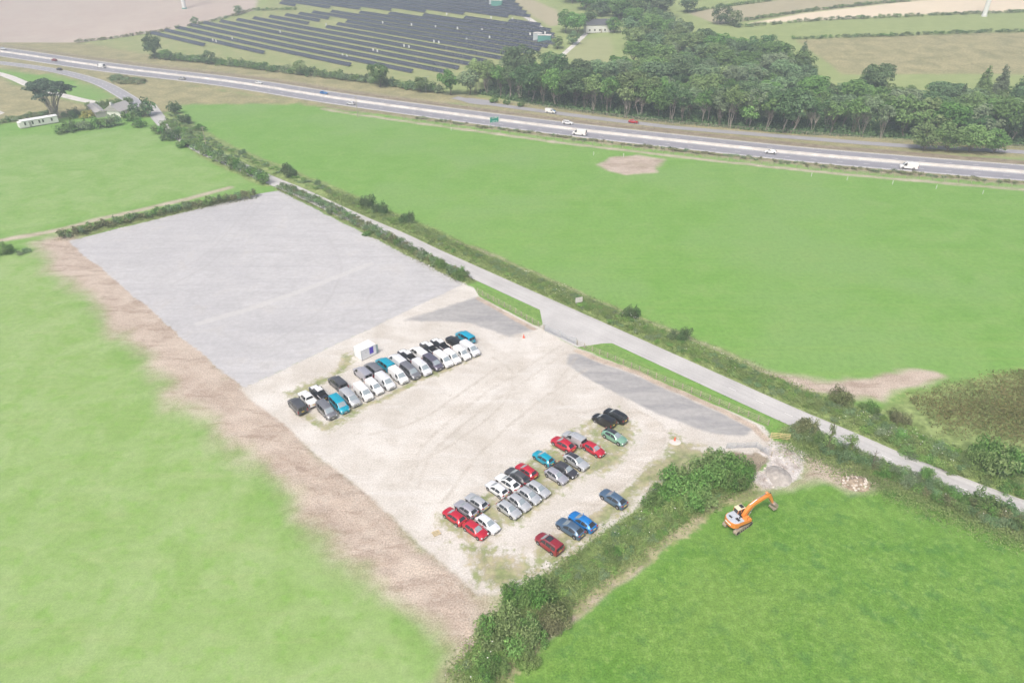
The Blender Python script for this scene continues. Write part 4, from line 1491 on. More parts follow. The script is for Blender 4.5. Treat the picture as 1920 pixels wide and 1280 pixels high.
o = m.build('undercarriage', M['mud'], ex)
o.matrix_local = Rt
# house: rounded counterweight at the back
ol = [(1.45, -1.25), (1.45, 1.25), (-1.2, 1.25), (-1.75, 1.05), (-2.05, .55), (-2.12, 0), (-2.05, -.55), (-1.75, -1.05), (-1.2, -1.25)]


def slab(ol, z0, z1, t=0.0):
    n = len(ol)
    m = MB()
    m.add([(x, y, z0) for x, y in ol] + [(x * (1 - t), y * (1 - t), z1) for x, y in ol],
          [tuple(range(n - 1, -1, -1)), tuple(range(n, 2 * n))] + [(i, (i + 1) % n, n + (i + 1) % n, n + i) for i in range(n)])
    return m


slab(ol, 1.1, 1.32).build('deck', M['trim'], ex)
cw = slab([(-.95, -1.27), (-.95, 1.27), (-1.25, 1.27), (-1.8, 1.07), (-2.1, .55), (-2.17, 0), (-2.1, -.55), (-1.8, -1.07), (-1.25, -1.27)], 1.15, 2.02, .015).build('counterweight', PAINT['orange'], ex, 40)
slab([(-2.09, -.62), (-2.09, .62), (-2.185, .5), (-2.2, 0), (-2.185, -.5)], 1.52, 1.70).build('white_band', PAINT['white'], cw)
slab([(1.4, -1.24), (1.4, -.35), (-.95, -.35), (-.95, -1.24)], 1.32, 1.85, .01).build('side_box', PAINT['orange'], ex)
MB().box(-.95, -.1, -.35, 1.24, 1.32, 1.9).build('engine_bay', PAINT['orange'], ex)
m = slab([(-.05, -1.2), (-.05, 1.2), (-1.2, 1.18), (-1.75, .98), (-2.0, .5), (-2.06, 0), (-2.0, -.5), (-1.75, -.98), (-1.2, -1.2)], 2.02, 2.1, .02)
ec = m.build('engine_cover', M['greypaint'], ex)
MB().box(-1.0, -.6, -.9, -.2, 2.09, 2.16).box(-.45, -.3, -.55, -.4, 2.09, 2.4).box(-1.5, -1.2, .1, .7, 2.09, 2.13).build('vents', M['trim'], ec)
# cab
cb = MB().add([(-.1, .28, 1.32), (1.4, .28, 1.32), (1.4, 1.24, 1.32), (-.1, 1.24, 1.32),
               (-.1, .28, 2.15), (1.52, .28, 2.15), (1.52, 1.24, 2.15), (-.1, 1.24, 2.15)],
              [(0, 3, 2, 1), (4, 5, 6, 7), (0, 1, 5, 4), (1, 2, 6, 5), (2, 3, 7, 6), (3, 0, 4, 7)]).build('cab', PAINT['charcoal'], ex)
MB().add([(-.06, .31, 2.15), (1.5, .31, 2.15), (1.5, 1.21, 2.15), (-.06, 1.21, 2.15), (-.02, .34, 2.82), (1.25, .34, 2.82), (1.25, 1.18, 2.82), (-.02, 1.18, 2.82)],
         [(0, 1, 5, 4), (1, 2, 6, 5), (2, 3, 7, 6), (3, 0, 4, 7)]).build('window', M['glass'], cb)
m = MB()
for x0, x1, y in ((-.09, -.03, .3), (-.09, -.03, 1.22), (1.51, 1.24, .3), (1.51, 1.24, 1.22), (.62, .62, .29), (.62, .62, 1.23)):
    m.tube((x0, y, 2.15), (x1, y + (.03 if y < .7 else -.03), 2.84), .045, n=4)
m.build('pillars', PAINT['orange'], cb)
cr = MB().box(-.12, 1.32, .26, 1.26, 2.82, 2.93, taper=.05).build('roof', PAINT['cream'], cb)
MB().box(.6, 1.2, .38, 1.12, 2.925, 2.955).build('hatch', M['trim'], cr)
# boom, stick, bucket
knee = (reach * .40, 3.55)
tip = (reach - 1.75, 4.0)
bw = .24


def beam(pts, w0, name, mat, hw, par):
    """flat-sided box beam along points in the x-z plane"""
    m = MB()
    up, dn = [], []
    for i, (x, z, h) in enumerate(pts):
        a = pts[max(i - 1, 0)]
        b = pts[min(i + 1, len(pts) - 1)]
        d = Vector((b[0] - a[0], b[1] - a[1])).normalized()
        nrm = Vector((-d.y, d.x))
        up.append((x + nrm.x * h / 2, z + nrm.y * h / 2))
        dn.append((x - nrm.x * h / 2, z - nrm.y * h / 2))
    n = len(pts)
    vs = []
    for s in (-1, 1):
        vs += [(x, s * hw + w0, z) for x, z in up] + [(x, s * hw + w0, z) for x, z in dn]
    fs = []
    for i in range(n - 1):
        fs += [(i, i + 1, n + i + 1, n + i), (2 * n + i, 3 * n + i, 3 * n + i + 1, 2 * n + i + 1),
               (i, 2 * n + i, 2 * n + i + 1, i + 1), (n + i, n + i + 1, 3 * n + i + 1, 3 * n + i)]
    fs += [(0, n, 3 * n, 2 * n), (n - 1, 3 * n - 1, 4 * n - 1, 2 * n - 1)]
    m.add(vs, fs)
    return m.build(name, mat, par, 30)


yb = -.05
beam([(.75, 1.6, .5), (1.25, 2.5, .62), (1.9, 3.2, .66), (2.6, 3.6, .62), (reach - 2.6, 4.0, .48), (reach - 1.75, 4.05, .36)], yb, 'boom', PAINT['orange'], bw, ex)
beam([(reach - 2.3, 4.75, .3), (reach - 1.75, 4.15, .62), (reach - 1.1, 3.1, .46), (reach - .55, 2.05, .3)], yb, 'stick', PAINT['orange'], .19, ex)
m = MB()
m.tube((1.6, yb, 3.55), (2.9, yb, 4.15), .085, n=8).tube((2.9, yb, 4.15), (reach - 2.3, yb, 4.72), .05, n=8)
m.build('stick_ram', M['chrome'], ex, 40)
m = MB()
for s in (-1, 1):
    m.tube((1.35, yb + s * .32, 1.5), (1.75, yb + s * .32, 2.3), .085, n=8).tube((1.75, yb + s * .32, 2.3), (2.1, yb + s * .32, 3.1), .05, n=8)
m.build('boom_ram', M['chrome'], ex, 40)
m = MB().tube((reach - 1.55, yb, 4.45), (reach - .85, yb, 3.3), .075, n=8).tube((reach - .85, yb, 3.3), (reach - .45, yb, 2.55), .045, n=8)
m.build('bucket_ram', M['trim'], ex, 40)
bo = [(reach - .75, 2.0), (reach - .2, 2.05), (reach + .25, 1.7), (reach + .35, 1.15), (reach + .05, .75), (reach - .35, .8), (reach - .1, 1.15), (reach - .2, 1.5)]
m = MB().prism(bo, yb - .6, yb + .6)
for k in range(5):
    y = yb - .55 + k * .25
    m.box(reach - .5, reach - .3, y, y + .1, .74, .82)
m.build('bucket', M['mud'], ex)
m = MB()
m.path([(1.3, -1.15, 1.85), (1.3, -1.15, 2.45), (.5, -1.15, 2.45), (.5, -1.15, 1.85)], .022, 5)
m.build('handrail', M['trim'], ex)

# ------------------------------------------------------------------ portable cabin
pa, pb = P(679, 677), P(708, 663)
ca = math.atan2(pb.y - pa.y, pb.x - pa.x)
CL = 3.7
cabin = thing('portable_cabin', 'small white portable cabin with a blue door behind the van rows', 'cabin', (pa.x, pa.y, 0.02), ca)
M['cabin'] = simple_mat('cabin_sheet', (0.74, 0.75, 0.76), 0.5, var=0.05, scale=1)
M['cabin_door'] = simple_mat('blue_door', (0.075, 0.045, 0.48), 0.45)
M['cabin_green'] = simple_mat('grey_green_shutter', (0.25, 0.36, 0.36), 0.5)
CW = 2.5
MB().box(0, CL, 0, CW, .12, 2.4).build('wall', M['cabin'], cabin)
MB().box(-.05, CL + .05, -.05, CW + .05, 2.4, 2.52, taper=.04).build('roof', M['cabin'], cabin)
MB().box(.1, CL - .1, .1, CW - .1, 0, .14).build('skid', M['trim'], cabin)
d = MB().box(CL * .56, CL * .56 + .95, -.03, .02, .75, 2.25).build('door', M['cabin_door'], cabin)
MB().box(CL * .56 + .82, CL * .56 + .88, -.07, -.02, 1.35, 1.5).build('handle', M['chrome'], d)
MB().box(CL - .01, CL + .55, .02, .08, .35, 2.2).build('shutter', M['cabin_green'], cabin)
MB().box(CL * .3, CL * .3 + .12, -.02, .01, 1.5, 1.6).build('lock_plate', M['trim'], cabin)
cpm = MB().box(-.045, .045, -.045, .045, .12, 2.41).mesh('corner_post')
for x in (0, CL):
    for y in (0, CW):
        link('corner_post', cpm, M['greypaint'], cabin, (x, y, 0))

# ------------------------------------------------------------------ gates, fences, cones, signs
def bar_gate(name, a, b, h, bars, mat, label, group=None, uprights=3, post=True, round_=True):
    a, b = Vector(a), Vector(b)
    d = b - a
    L = d.length
    t = thing(name, label, 'gate', (a.x, a.y, 0), math.atan2(d.y, d.x), group)
    if round_:
        bm_ = MB().tube((.05, 0, 0), (L - .05, 0, 0), .03, n=6).mesh('bar')
    else:
        bm_ = MB().box(.05, L - .05, -.02, .02, -.06, .06).mesh('bar')
    for k in range(bars):
        z = .18 + (h - .2) * k / (bars - 1)
        link('bar', bm_, mat, t, (0, 0, z))
    um = (MB().tube((0, 0, .14), (0, 0, h), .035, n=6) if round_ else MB().box(-.05, .05, -.04, .04, .1, h + .03)).mesh('upright')
    for k in range(uprights):
        link('upright', um, mat, t, (.05 + (L - .1) * k / (uprights - 1), 0, 0))
    return t


ga, gm_, gb = P(1022, 620), P(1049, 632), P(1080, 646)
bar_gate('steel_gate', ga, gm_, 1.5, 6, M['galv'], 'galvanised steel entrance gate, left leaf beside the verge fence', 'yard entrance gates', 9)
bar_gate('steel_gate', gm_, gb, 1.5, 6, M['galv'], 'galvanised steel entrance gate, right leaf beside the grey surfaced strip', 'yard entrance gates', 9)
pm_ = MB().box(-.1, .1, -.1, .1, 0, 1.75).mesh('gate_post')
for p, w in ((ga, 'left'), (gm_, 'middle'), (gb, 'right')):
    tag(link('gate_post', pm_, M['galv'], None, (p.x, p.y, 0)), 'square steel gate post at the %s of the yard entrance' % w, 'post', 'entrance gate posts')
g1 = [P(1361, 841), P(1418, 839)]
bar_gate('field_gate', g1[0], g1[1], 1.25, 6, M['galv'], 'galvanised field gate standing open across the yard corner', None, 4)
g2 = [P(1416, 838), P(1442, 855)]
bar_gate('field_gate', g2[0], g2[1], 1.25, 6, M['galv'], 'galvanised field gate between bare soil and pale rubble', None, 4)
g3 = [P(1444, 821), P(1480, 825)]
bar_gate('timber_barrier', g3[0], g3[1], 1.25, 4, M['timber_new'], 'new yellow timber rails closing the gap beside the lane', None, 3, round_=False)


def post_rail(name, pl, label, rails=4, h=1.25, spacing=1.9, mat=None, group=None, rr=0.045, pr=0.06):
    mat = mat or M['timber']
    t = thing(name, label, 'fence', (pl[0][0], pl[0][1], 0), 0, group)
    ox, oy = pl[0]
    L = np.concatenate([[0], np.cumsum(np.linalg.norm(np.diff(pl, axis=0), axis=1))])
    n = max(2, int(L[-1] / spacing) + 1)
    ss = np.linspace(0, L[-1], n)
    px_ = np.interp(ss, L, pl[:, 0])
    py_ = np.interp(ss, L, pl[:, 1])
    pz_ = gz(px_, py_)
    pm = MB().box(-pr, pr, -pr, pr, -.2, h + .05).mesh('post')
    for i in range(n):
        o = link('post', pm, mat, t, (px_[i] - ox, py_[i] - oy, pz_[i]), random.random())
    for k in range(rails):
        z = h - k * (h - .2) / max(1, rails - 1) - .05
        m = MB()
        for i in range(n - 1):
            m.tube((px_[i] - ox, py_[i] - oy, pz_[i] + z), (px_[i + 1] - ox, py_[i + 1] - oy, pz_[i + 1] + z), rr, n=4, caps=False)
        m.build('rail', mat, t)
    return t


post_rail('timber_fence', PL([(895, 549), (960, 583), (1020, 618)]), 'post and rail timber fence on the verge left of the entrance gates', 4, rr=.03)
post_rail('timber_fence', PL([(1082, 647), (1180, 688), (1300, 738), (1440, 797)]), 'long post and rail timber fence on the verge right of the entrance gates', 4, rr=.03)
post_rail('timber_fence', offset_line(med, -18.0)[(offset_line(med, -18)[:, 0] > -50) & (offset_line(med, -18)[:, 0] < 290)], 'wire and post fence between green field and near carriageway', 2, 1.2, 4.0, rr=.02)
ff = service[(service[:, 0] > -10) & (service[:, 0] < 330)]
post_rail('timber_fence', offset_line(ff, 5.5), 'timber fence along the edge of the wood', 3, 1.3, 3.0, rr=.05)
ff = offset_line(med, 13.8)
post_rail('timber_fence', ff[(ff[:, 0] > -420) & (ff[:, 0] < 60)], 'timber fence between far carriageway and hedge', 3, 1.3, 4.0, rr=.05)
post_rail('timber_fence', PL([(1446, 856), (1412, 888), (1402, 893)]), 'short wire fence beside the bare soil corner', 2, 1.1, 1.8, rr=.015)


def cone(px, py, label):
    p = P(px, py)
    t = thing('traffic_cone', label, 'cone', (p.x, p.y, 0.02))
    m = MB().box(-.24, .24, -.24, .24, 0, .06)
    m.tube((0, 0, .06), (0, 0, .85), .2, .05, 10)
    m.build('cone_body', PAINT['orange_cone'], t)
    MB().tube((0, 0, .34), (0, 0, .55), .145, .103, 10).build('reflective_sleeve', PAINT['white'], t)
    return t


paint('orange_cone', (0.8, 0.12, 0.05), 0.0, 0.6)
cone(982, 633, 'orange traffic cone by the entrance gates')
cone(1265, 826, 'orange cone on a pale concrete cover in the weedy yard')
p = P(1266, 829)
m = MB()
ol = [(1.05 * math.cos(a), .8 * math.sin(a)) for a in np.linspace(0, 2 * math.pi, 14)[:-1]]
slab(ol, 0, .09, .05).build('manhole_slab', M['concrete'], None, None, (p.x, p.y, 0.0))
o = bpy.data.objects['manhole_slab']
tag(o, 'pale round concrete cover under the orange cone', 'cover')

p = P(1085, 574)
t = thing('notice_board', 'pale square board on posts in the hedge beside the lane', 'board', (p.x, p.y, gz1(p.x, p.y)), R(20))
MB().box(-.9, .9, -.03, .03, .7, 2.0).build('panel', simple_mat('board_back', (.6, .58, .55), .7), t)
for s in (-1, 1):
    MB().box(s * .6 - .05, s * .6 + .05, .03, .12, 0, 2.0).build('post', M['timber'], t)
# green direction sign
p = P(927, 240)
t = thing('road_sign', 'green direction sign with white border on three posts', 'sign', (p.x, p.y, 0), R(24))
M['sign'] = simple_mat('sign_green', (0.0, 0.27, 0.2), 0.5)
pn = MB().box(-2.0, 2.0, -.04, .04, 2.3, 4.6).build('panel', M['sign'], t)
m = MB()
m.box(-1.95, 1.95, -.055, -.041, 4.47, 4.55).box(-1.95, 1.95, -.055, -.041, 2.35, 2.43).box(-1.95, -1.87, -.055, -.041, 2.43, 4.47).box(1.87, 1.95, -.055, -.041, 2.43, 4.47)
m.build('border', PAINT['white'], pn)
m = MB().box(-1.2, 1.3, -.055, -.041, 4.0, 4.2).box(-1.2, .3, -.055, -.041, 2.75, 2.95).box(.55, 1.3, -.055, -.041, 2.75, 2.95)
m.build('lettering', PAINT['white'], pn)
for x in (-1.9, 0, 1.8):
    MB().tube((x, .08, 0), (x, .08, 4.4), .05, n=6).build('post', M['galv'], t)


def pole(px, py, h, label, arm=True, lamp=False):
    p = P(px, py)
    t = thing('lamp_post' if lamp else 'utility_pole', label, 'lamp post' if lamp else 'pole', (p.x, p.y, gz1(p.x, p.y)), R(20))
    MB().tube((0, 0, -.3), (0, 0, h), .16 if not lamp else .09, .1 if not lamp else .05, 8).build('shaft', M['timber'] if not lamp else M['galv'], t)
    if lamp:
        MB().tube((0, 0, h - .1), (1.4, 0, h + .15), .04, n=6).box(1.2, 1.9, -.14, .14, h + .08, h + .2).build('lamp_head', M['galv'], t)
    elif arm:
        MB().box(-.9, .9, -.05, .05, h - .5, h - .38).build('cross_arm', M['timber'], t)


pole(388, 279, 8.5, 'timber utility pole beside the lane hedge')
pole(671, 220, 9, 'slender pole between green field and carriageway')
pole(898, 165, 10, 'pole standing at the edge of the solar farm')
pole(799, 176, 8, 'street lamp on the far side of the carriageway', lamp=True)
# marker posts in the field margin
mk = MB().box(-.07, .07, -.07, .07, 0, 1.3).mesh('marker_post')
for i, (px, py) in enumerate(((846, 245), (1113, 291), (1169, 294), (1521, 331), (1588, 338), (1673, 346), (1755, 354), (1842, 364))):
    p = P(px, py)
    tag(link('marker_post', mk, PAINT['white'], None, (p.x, p.y, gz1(p.x, p.y))), '%s white marker post from the left along the field margin below the carriageway' % ('first', 'second', 'third', 'fourth', 'fifth', 'sixth', 'seventh', 'last')[i], 'post', 'white marker posts at the field margin')

# ================================================================== VEGETATION
def arr_mesh(name, V, Q):
    me = bpy.data.meshes.new(name)
    V = np.asarray(V, np.float32)
    Q = np.asarray(Q, np.int32)
    k = Q.shape[1]
    me.vertices.add(len(V))
    me.vertices.foreach_set('co', V.ravel())
    me.loops.add(Q.size)
    me.loops.foreach_set('vertex_index', Q.ravel())
    me.polygons.add(len(Q))
    me.polygons.foreach_set('loop_start', np.arange(0, Q.size, k, dtype=np.int32))
    me.update(calc_edges=True)
    return me


def leaves(pos, nrm, size, rs, elong=1.5):
    """one small pointed leaf clump (quad) per position, roughly facing its normal"""
    n = len(pos)
    nrm = nrm / (np.linalg.norm(nrm, axis=1)[:, None] + 1e-9)
    t = rs.normal(size=(n, 3))
    t -= (t * nrm).sum(1)[:, None] * nrm
    t /= np.linalg.norm(t, axis=1)[:, None] + 1e-9
    b = np.cross(nrm, t)
    s = size * rs.uniform(0.6, 1.35, n)[:, None]
    V = np.stack([pos - t * s * .5 * elong, pos + b * s * .42, pos + t * s * .5 * elong, pos - b * s * .42], 1)
    V[:, 1] += nrm * s * 0.18
    V[:, 3] += nrm * s * 0.18
    Q = np.arange(4 * n).reshape(n, 4)
    return V.reshape(-1, 3), Q


def crown_mesh(name, clumps, per, size, rs, up=0.75, rnd=0.5):
    """clumps: list of (centre, radius vec)"""
    P_, N_ = [], []
    for c, r in clumps:
        k = max(8, int(per * (np.prod(r) ** (2 / 3))))
        d = rs.normal(size=(k, 3))
        d /= np.linalg.norm(d, axis=1)[:, None]
        d[:, 2] = np.where(d[:, 2] < -0.5, -d[:, 2], d[:, 2])
        rad = rs.uniform(0.55, 1.05, k)[:, None] ** 0.7
        P_.append(np.asarray(c) + d * rad * np.asarray(r))
        N_.append(d + np.array([0, 0, up]) + rs.normal(size=(k, 3)) * rnd)
    return arr_mesh(name, *leaves(np.vstack(P_), np.vstack(N_), size, rs))


def limb(mb, a, b, r0, r1, rs, bend=0.1, n=4):
    a, b = np.array(a, float), np.array(b, float)
    L = np.linalg.norm(b - a)
    pts = []
    for i in range(n + 1):
        t = i / n
        off = rs.normal(size=3) * bend * L * math.sin(math.pi * t) * .5
        pts.append(tuple(a + (b - a) * t + off))
    rads = [r0 + (r1 - r0) * i / n for i in range(n + 1)]
    mb.path(pts, rads, 5)
    return pts


def tree_proto(seed, h, rc, z0, nclump, leaf, per, trunk_r=0.2, stems=1, flat=0.8, spread=1.0):
    rs = np.random.default_rng(seed)
    zc = (z0 + h) / 2
    rz = (h - z0) / 2
    cl = []
    for i in range(nclump):
        d = rs.normal(size=3)
        d /= np.linalg.norm(d)
        f = rs.uniform(0.45, 0.92)
        c = np.array([d[0] * rc * f, d[1] * rc * f, zc + d[2] * rz * f * .95])
        # round top, narrower bottom
        k = 1.0 - 0.35 * max(0, -(d[2])) 
        c[:2] *= k
        r = rc * rs.uniform(0.2, 0.36)
        cl.append((c, (r, r, r * flat)))
    crown = crown_mesh('crown', cl, per, leaf, rs)
    mb = MB()
    for s in range(stems):
        a = rs.uniform(0, 6.28)
        base = (0.25 * s * math.cos(a), 0.25 * s * math.sin(a), -0.4)
        fork = (rs.normal() * .06 * h + base[0] * 2, rs.normal() * .06 * h + base[1] * 2, z0 * rs.uniform(.55, .9) + .3)
        limb(mb, base, fork, trunk_r, trunk_r * .7, rs, .025)
        ends = sorted(cl, key=lambda c: rs.random())[:7]
        for c, r in ends:
            limb(mb, fork, c, trunk_r * .5, trunk_r * .12, rs, .05)
    return mb.mesh('trunk', 60), crown


TREES = {
    'round': [tree_proto(s, 13, 6.5, 2.8, 34, .62, 26, .34) for s in (1, 2, 3)],
    'edge': [tree_proto(s, 15, 4.6, 6.0, 26, .55, 28, .15, 3) for s in (4, 5, 6, 7)],
    'tall': [tree_proto(s, 16, 7.5, 5.5, 40, .7, 22, .36) for s in (8, 9, 10)],
    'dense': [tree_proto(s, 9, 5.5, .6, 34, .5, 30, .25) for s in (11, 12)],
}


def conifer_proto(seed, h, rb):
    rs = np.random.default_rng(seed)
    cl = []
    z = 1.6
    while z < h - .4:
        r = rb * (1 - (z / h)) ** .85 + .2
        n = max(2, int(r * 4))
        for k in range(n):
            a = rs.uniform(0, 6.28)
            cl.append(((r * .62 * math.cos(a), r * .62 * math.sin(a), z + rs.normal() * .2), (r * .45 + .2, r * .45 + .2, .55)))
        z += .95
    crown = crown_mesh('crown', cl, 26, .5, rs, up=.1)
    mb = MB()
    mb.path([(0, 0, -.4), (.05, 0, h * .5), (0, 0, h * .96)], [.3, .2, .04], 6)
    return mb.mesh('trunk', 60), crown


TREES['conifer'] = [conifer_proto(s, 15, 4.2) for s in (21, 22)]


def tree(kind, loc, sc, mat, name, label, group=None, zs=1.0, bark='bark'):
    tm, cm = random.choice(TREES[kind])
    t = thing(name, label, 'tree', loc, random.uniform(0, 6.28), group)
    t.scale = (sc, sc, sc * zs)
    link('trunk', tm, M[bark], t)
    link('crown', cm, M[mat], t)
    return t


def shrub_proto(seed, nclump=11, leaf=.17, per=150, squash=.85):
    """unit shrub: about 1 m radius, standing on z = 0"""
    rs = np.random.default_rng(seed)
    cl = [((0, 0, .5), (.55, .55, .5))]
    for i in range(nclump):
        a = rs.uniform(0, 6.28)
        q = rs.uniform(.25, .75)
        z = rs.uniform(.2, 1.15 - q * .5)
        r = rs.uniform(.22, .42)
        cl.append(((q * math.cos(a), q * math.sin(a), z), (r, r, r * squash)))
    return crown_mesh('shrub', cl, per, leaf, rs, up=.8, rnd=.5)


SHRUBS = [shrub_proto(s) for s in range(40, 46)]
SHRUBS_FINE = [shrub_proto(s, 16, .1, 330) for s in range(50, 54)]


def hedge(name, pl, label, spacing, r, h, mats, jitter=.5, cat='hedge', gaps=0.0, rows=1, fine=False, wid=1.0, hvar=.3):
    t = thing(name, label, cat, (pl[0][0], pl[0][1], 0))
    L = np.concatenate([[0], np.cumsum(np.linalg.norm(np.diff(pl, axis=0), axis=1))])
    s = 0.0
    n = 0
    while s < L[-1]:
        for k in range(rows):
            if random.random() < gaps:
                continue
            off = (k - (rows - 1) / 2) * wid + random.uniform(-jitter, jitter)
            i = min(int(np.searchsorted(L, s)), len(pl) - 1)
            i0 = max(i - 1, 0)
            i1 = min(i0 + 1, len(pl) - 1)
            d = pl[i1] - pl[i0]
            d = d / (np.linalg.norm(d) + 1e-9)
            x = np.interp(s, L, pl[:, 0]) - d[1] * off
            y = np.interp(s, L, pl[:, 1]) + d[0] * off
            if not inview2(x, y):
                continue
            rr = r * random.uniform(.75, 1.25)
            hh = h * random.uniform(1 - hvar, 1 + hvar)
            o = link('shrub', random.choice(SHRUBS_FINE if fine else SHRUBS), M[random.choice(mats)], t,
                     (x - pl[0][0], y - pl[0][1], gz1(x, y) - .15), random.uniform(0, 6.28), (rr, rr, hh))
            n += 1
        s += spacing * random.uniform(.75, 1.25)
    return t


def inview2(x, y):
    return y > 30 and abs(x) < 0.73 * (0.853 * y + 42) * 1.1 + 6


def bush(px, py, r, h, mat, label, n=4, name='bush', group=None, fine=True):
    """a free-standing bush: a few leafy masses round one base, with stems"""
    p = P(px, py)
    t = thing(name, label, 'bush', (p.x, p.y, gz1(p.x, p.y)), random.uniform(0, 6), group)
    mb = MB()
    for k in range(n):
        a = 6.28 * k / n + random.uniform(-.4, .4)
        q = r * (.5 if n > 1 else 0) * random.uniform(.35, 1.3)
        rr = r * random.uniform(.36, .7) * (1 if n > 1 else 1.5)
        hh = h * (1.0 if k == 0 else random.uniform(.45, .95))
        link('foliage', random.choice(SHRUBS_FINE if fine else SHRUBS), M[mat], t, (q * math.cos(a), q * math.sin(a), -.1), random.uniform(0, 6), (rr, rr, hh / 1.15))
        mb.tube((0, 0, -.2), (q * math.cos(a), q * math.sin(a), hh * .5), .07, .03, 5)
    mb.build('stems', M['bark'], t)
    return t


# ---- hedges near the yard and the lane
hl = HEDGE_LANE_R
hedge('lane_hedge', hl[(hl[:, 0] < 5)], 'long low hedge on the field side of the lane, far half', 1.9, 1.3, .6, ['leaf_herb', 'leaf_grey', 'leaf_herb', 'leaf_light'], .9, rows=2, wid=1.8)
hedge('lane_hedge', hl[(hl[:, 0] >= 5) & (hl[:, 0] < 62)], 'flowery low hedge on the field side of the lane opposite the yard', 1.25, 1.15, .62, ['leaf_herb', 'leaf_herb', 'leaf_light', 'leaf_grey'], .9, rows=3, wid=1.5, fine=True)
hedge('lane_hedge', hl[(hl[:, 0] >= 62)], 'thick tangled hedge on the far side of the lane at the right edge', 1.2, 1.4, 1.1, ['leaf_herb', 'leaf_light', 'leaf_herb', 'leaf_grey'], 1.2, rows=4, wid=1.7, fine=True)
hedge('lot_hedge', HEDGE_LOT_R, 'hedge between the empty surfaced lot and the lane', 1.5, 1.3, 1.3, ['leaf_scrub', 'leaf_grey', 'leaf', 'leaf_grey'], .6, rows=2, wid=1.4)
hedge('lot_hedge', HEDGE_LOT_T, 'scrubby hedge along the far edge of the empty surfaced lot', 1.5, 1.3, 1.6, ['leaf_scrub', 'leaf_grey', 'leaf_scrub', 'leaf'], .6, rows=2, wid=1.3)
hedge('lane_hedge', HEDGE_LANE_S, 'hedge between the lane and the lower green field at right', 1.05, 1.2, 1.4, ['leaf', 'leaf_scrub', 'leaf_grey', 'leaf_grey', 'leaf'], .7, rows=3, wid=1.3, fine=True)
hy = HEDGE_YARD
hedge('yard_hedge', hy, 'broad bramble hedge between the parked cars and the lower green field', 1.0, .95, .7, ['leaf_herb', 'leaf_herb', 'leaf_grey', 'leaf_light', 'leaf_herb'], .7, rows=4, wid=1.15, fine=True)
hedge('lane_hedge', HEDGE_LANE_L, 'tall hedge on the near side of the lane beyond the lot', 2.0, 1.9, 2.6, ['leaf', 'leaf_grey', 'leaf'], .9, rows=2, wid=1.8)

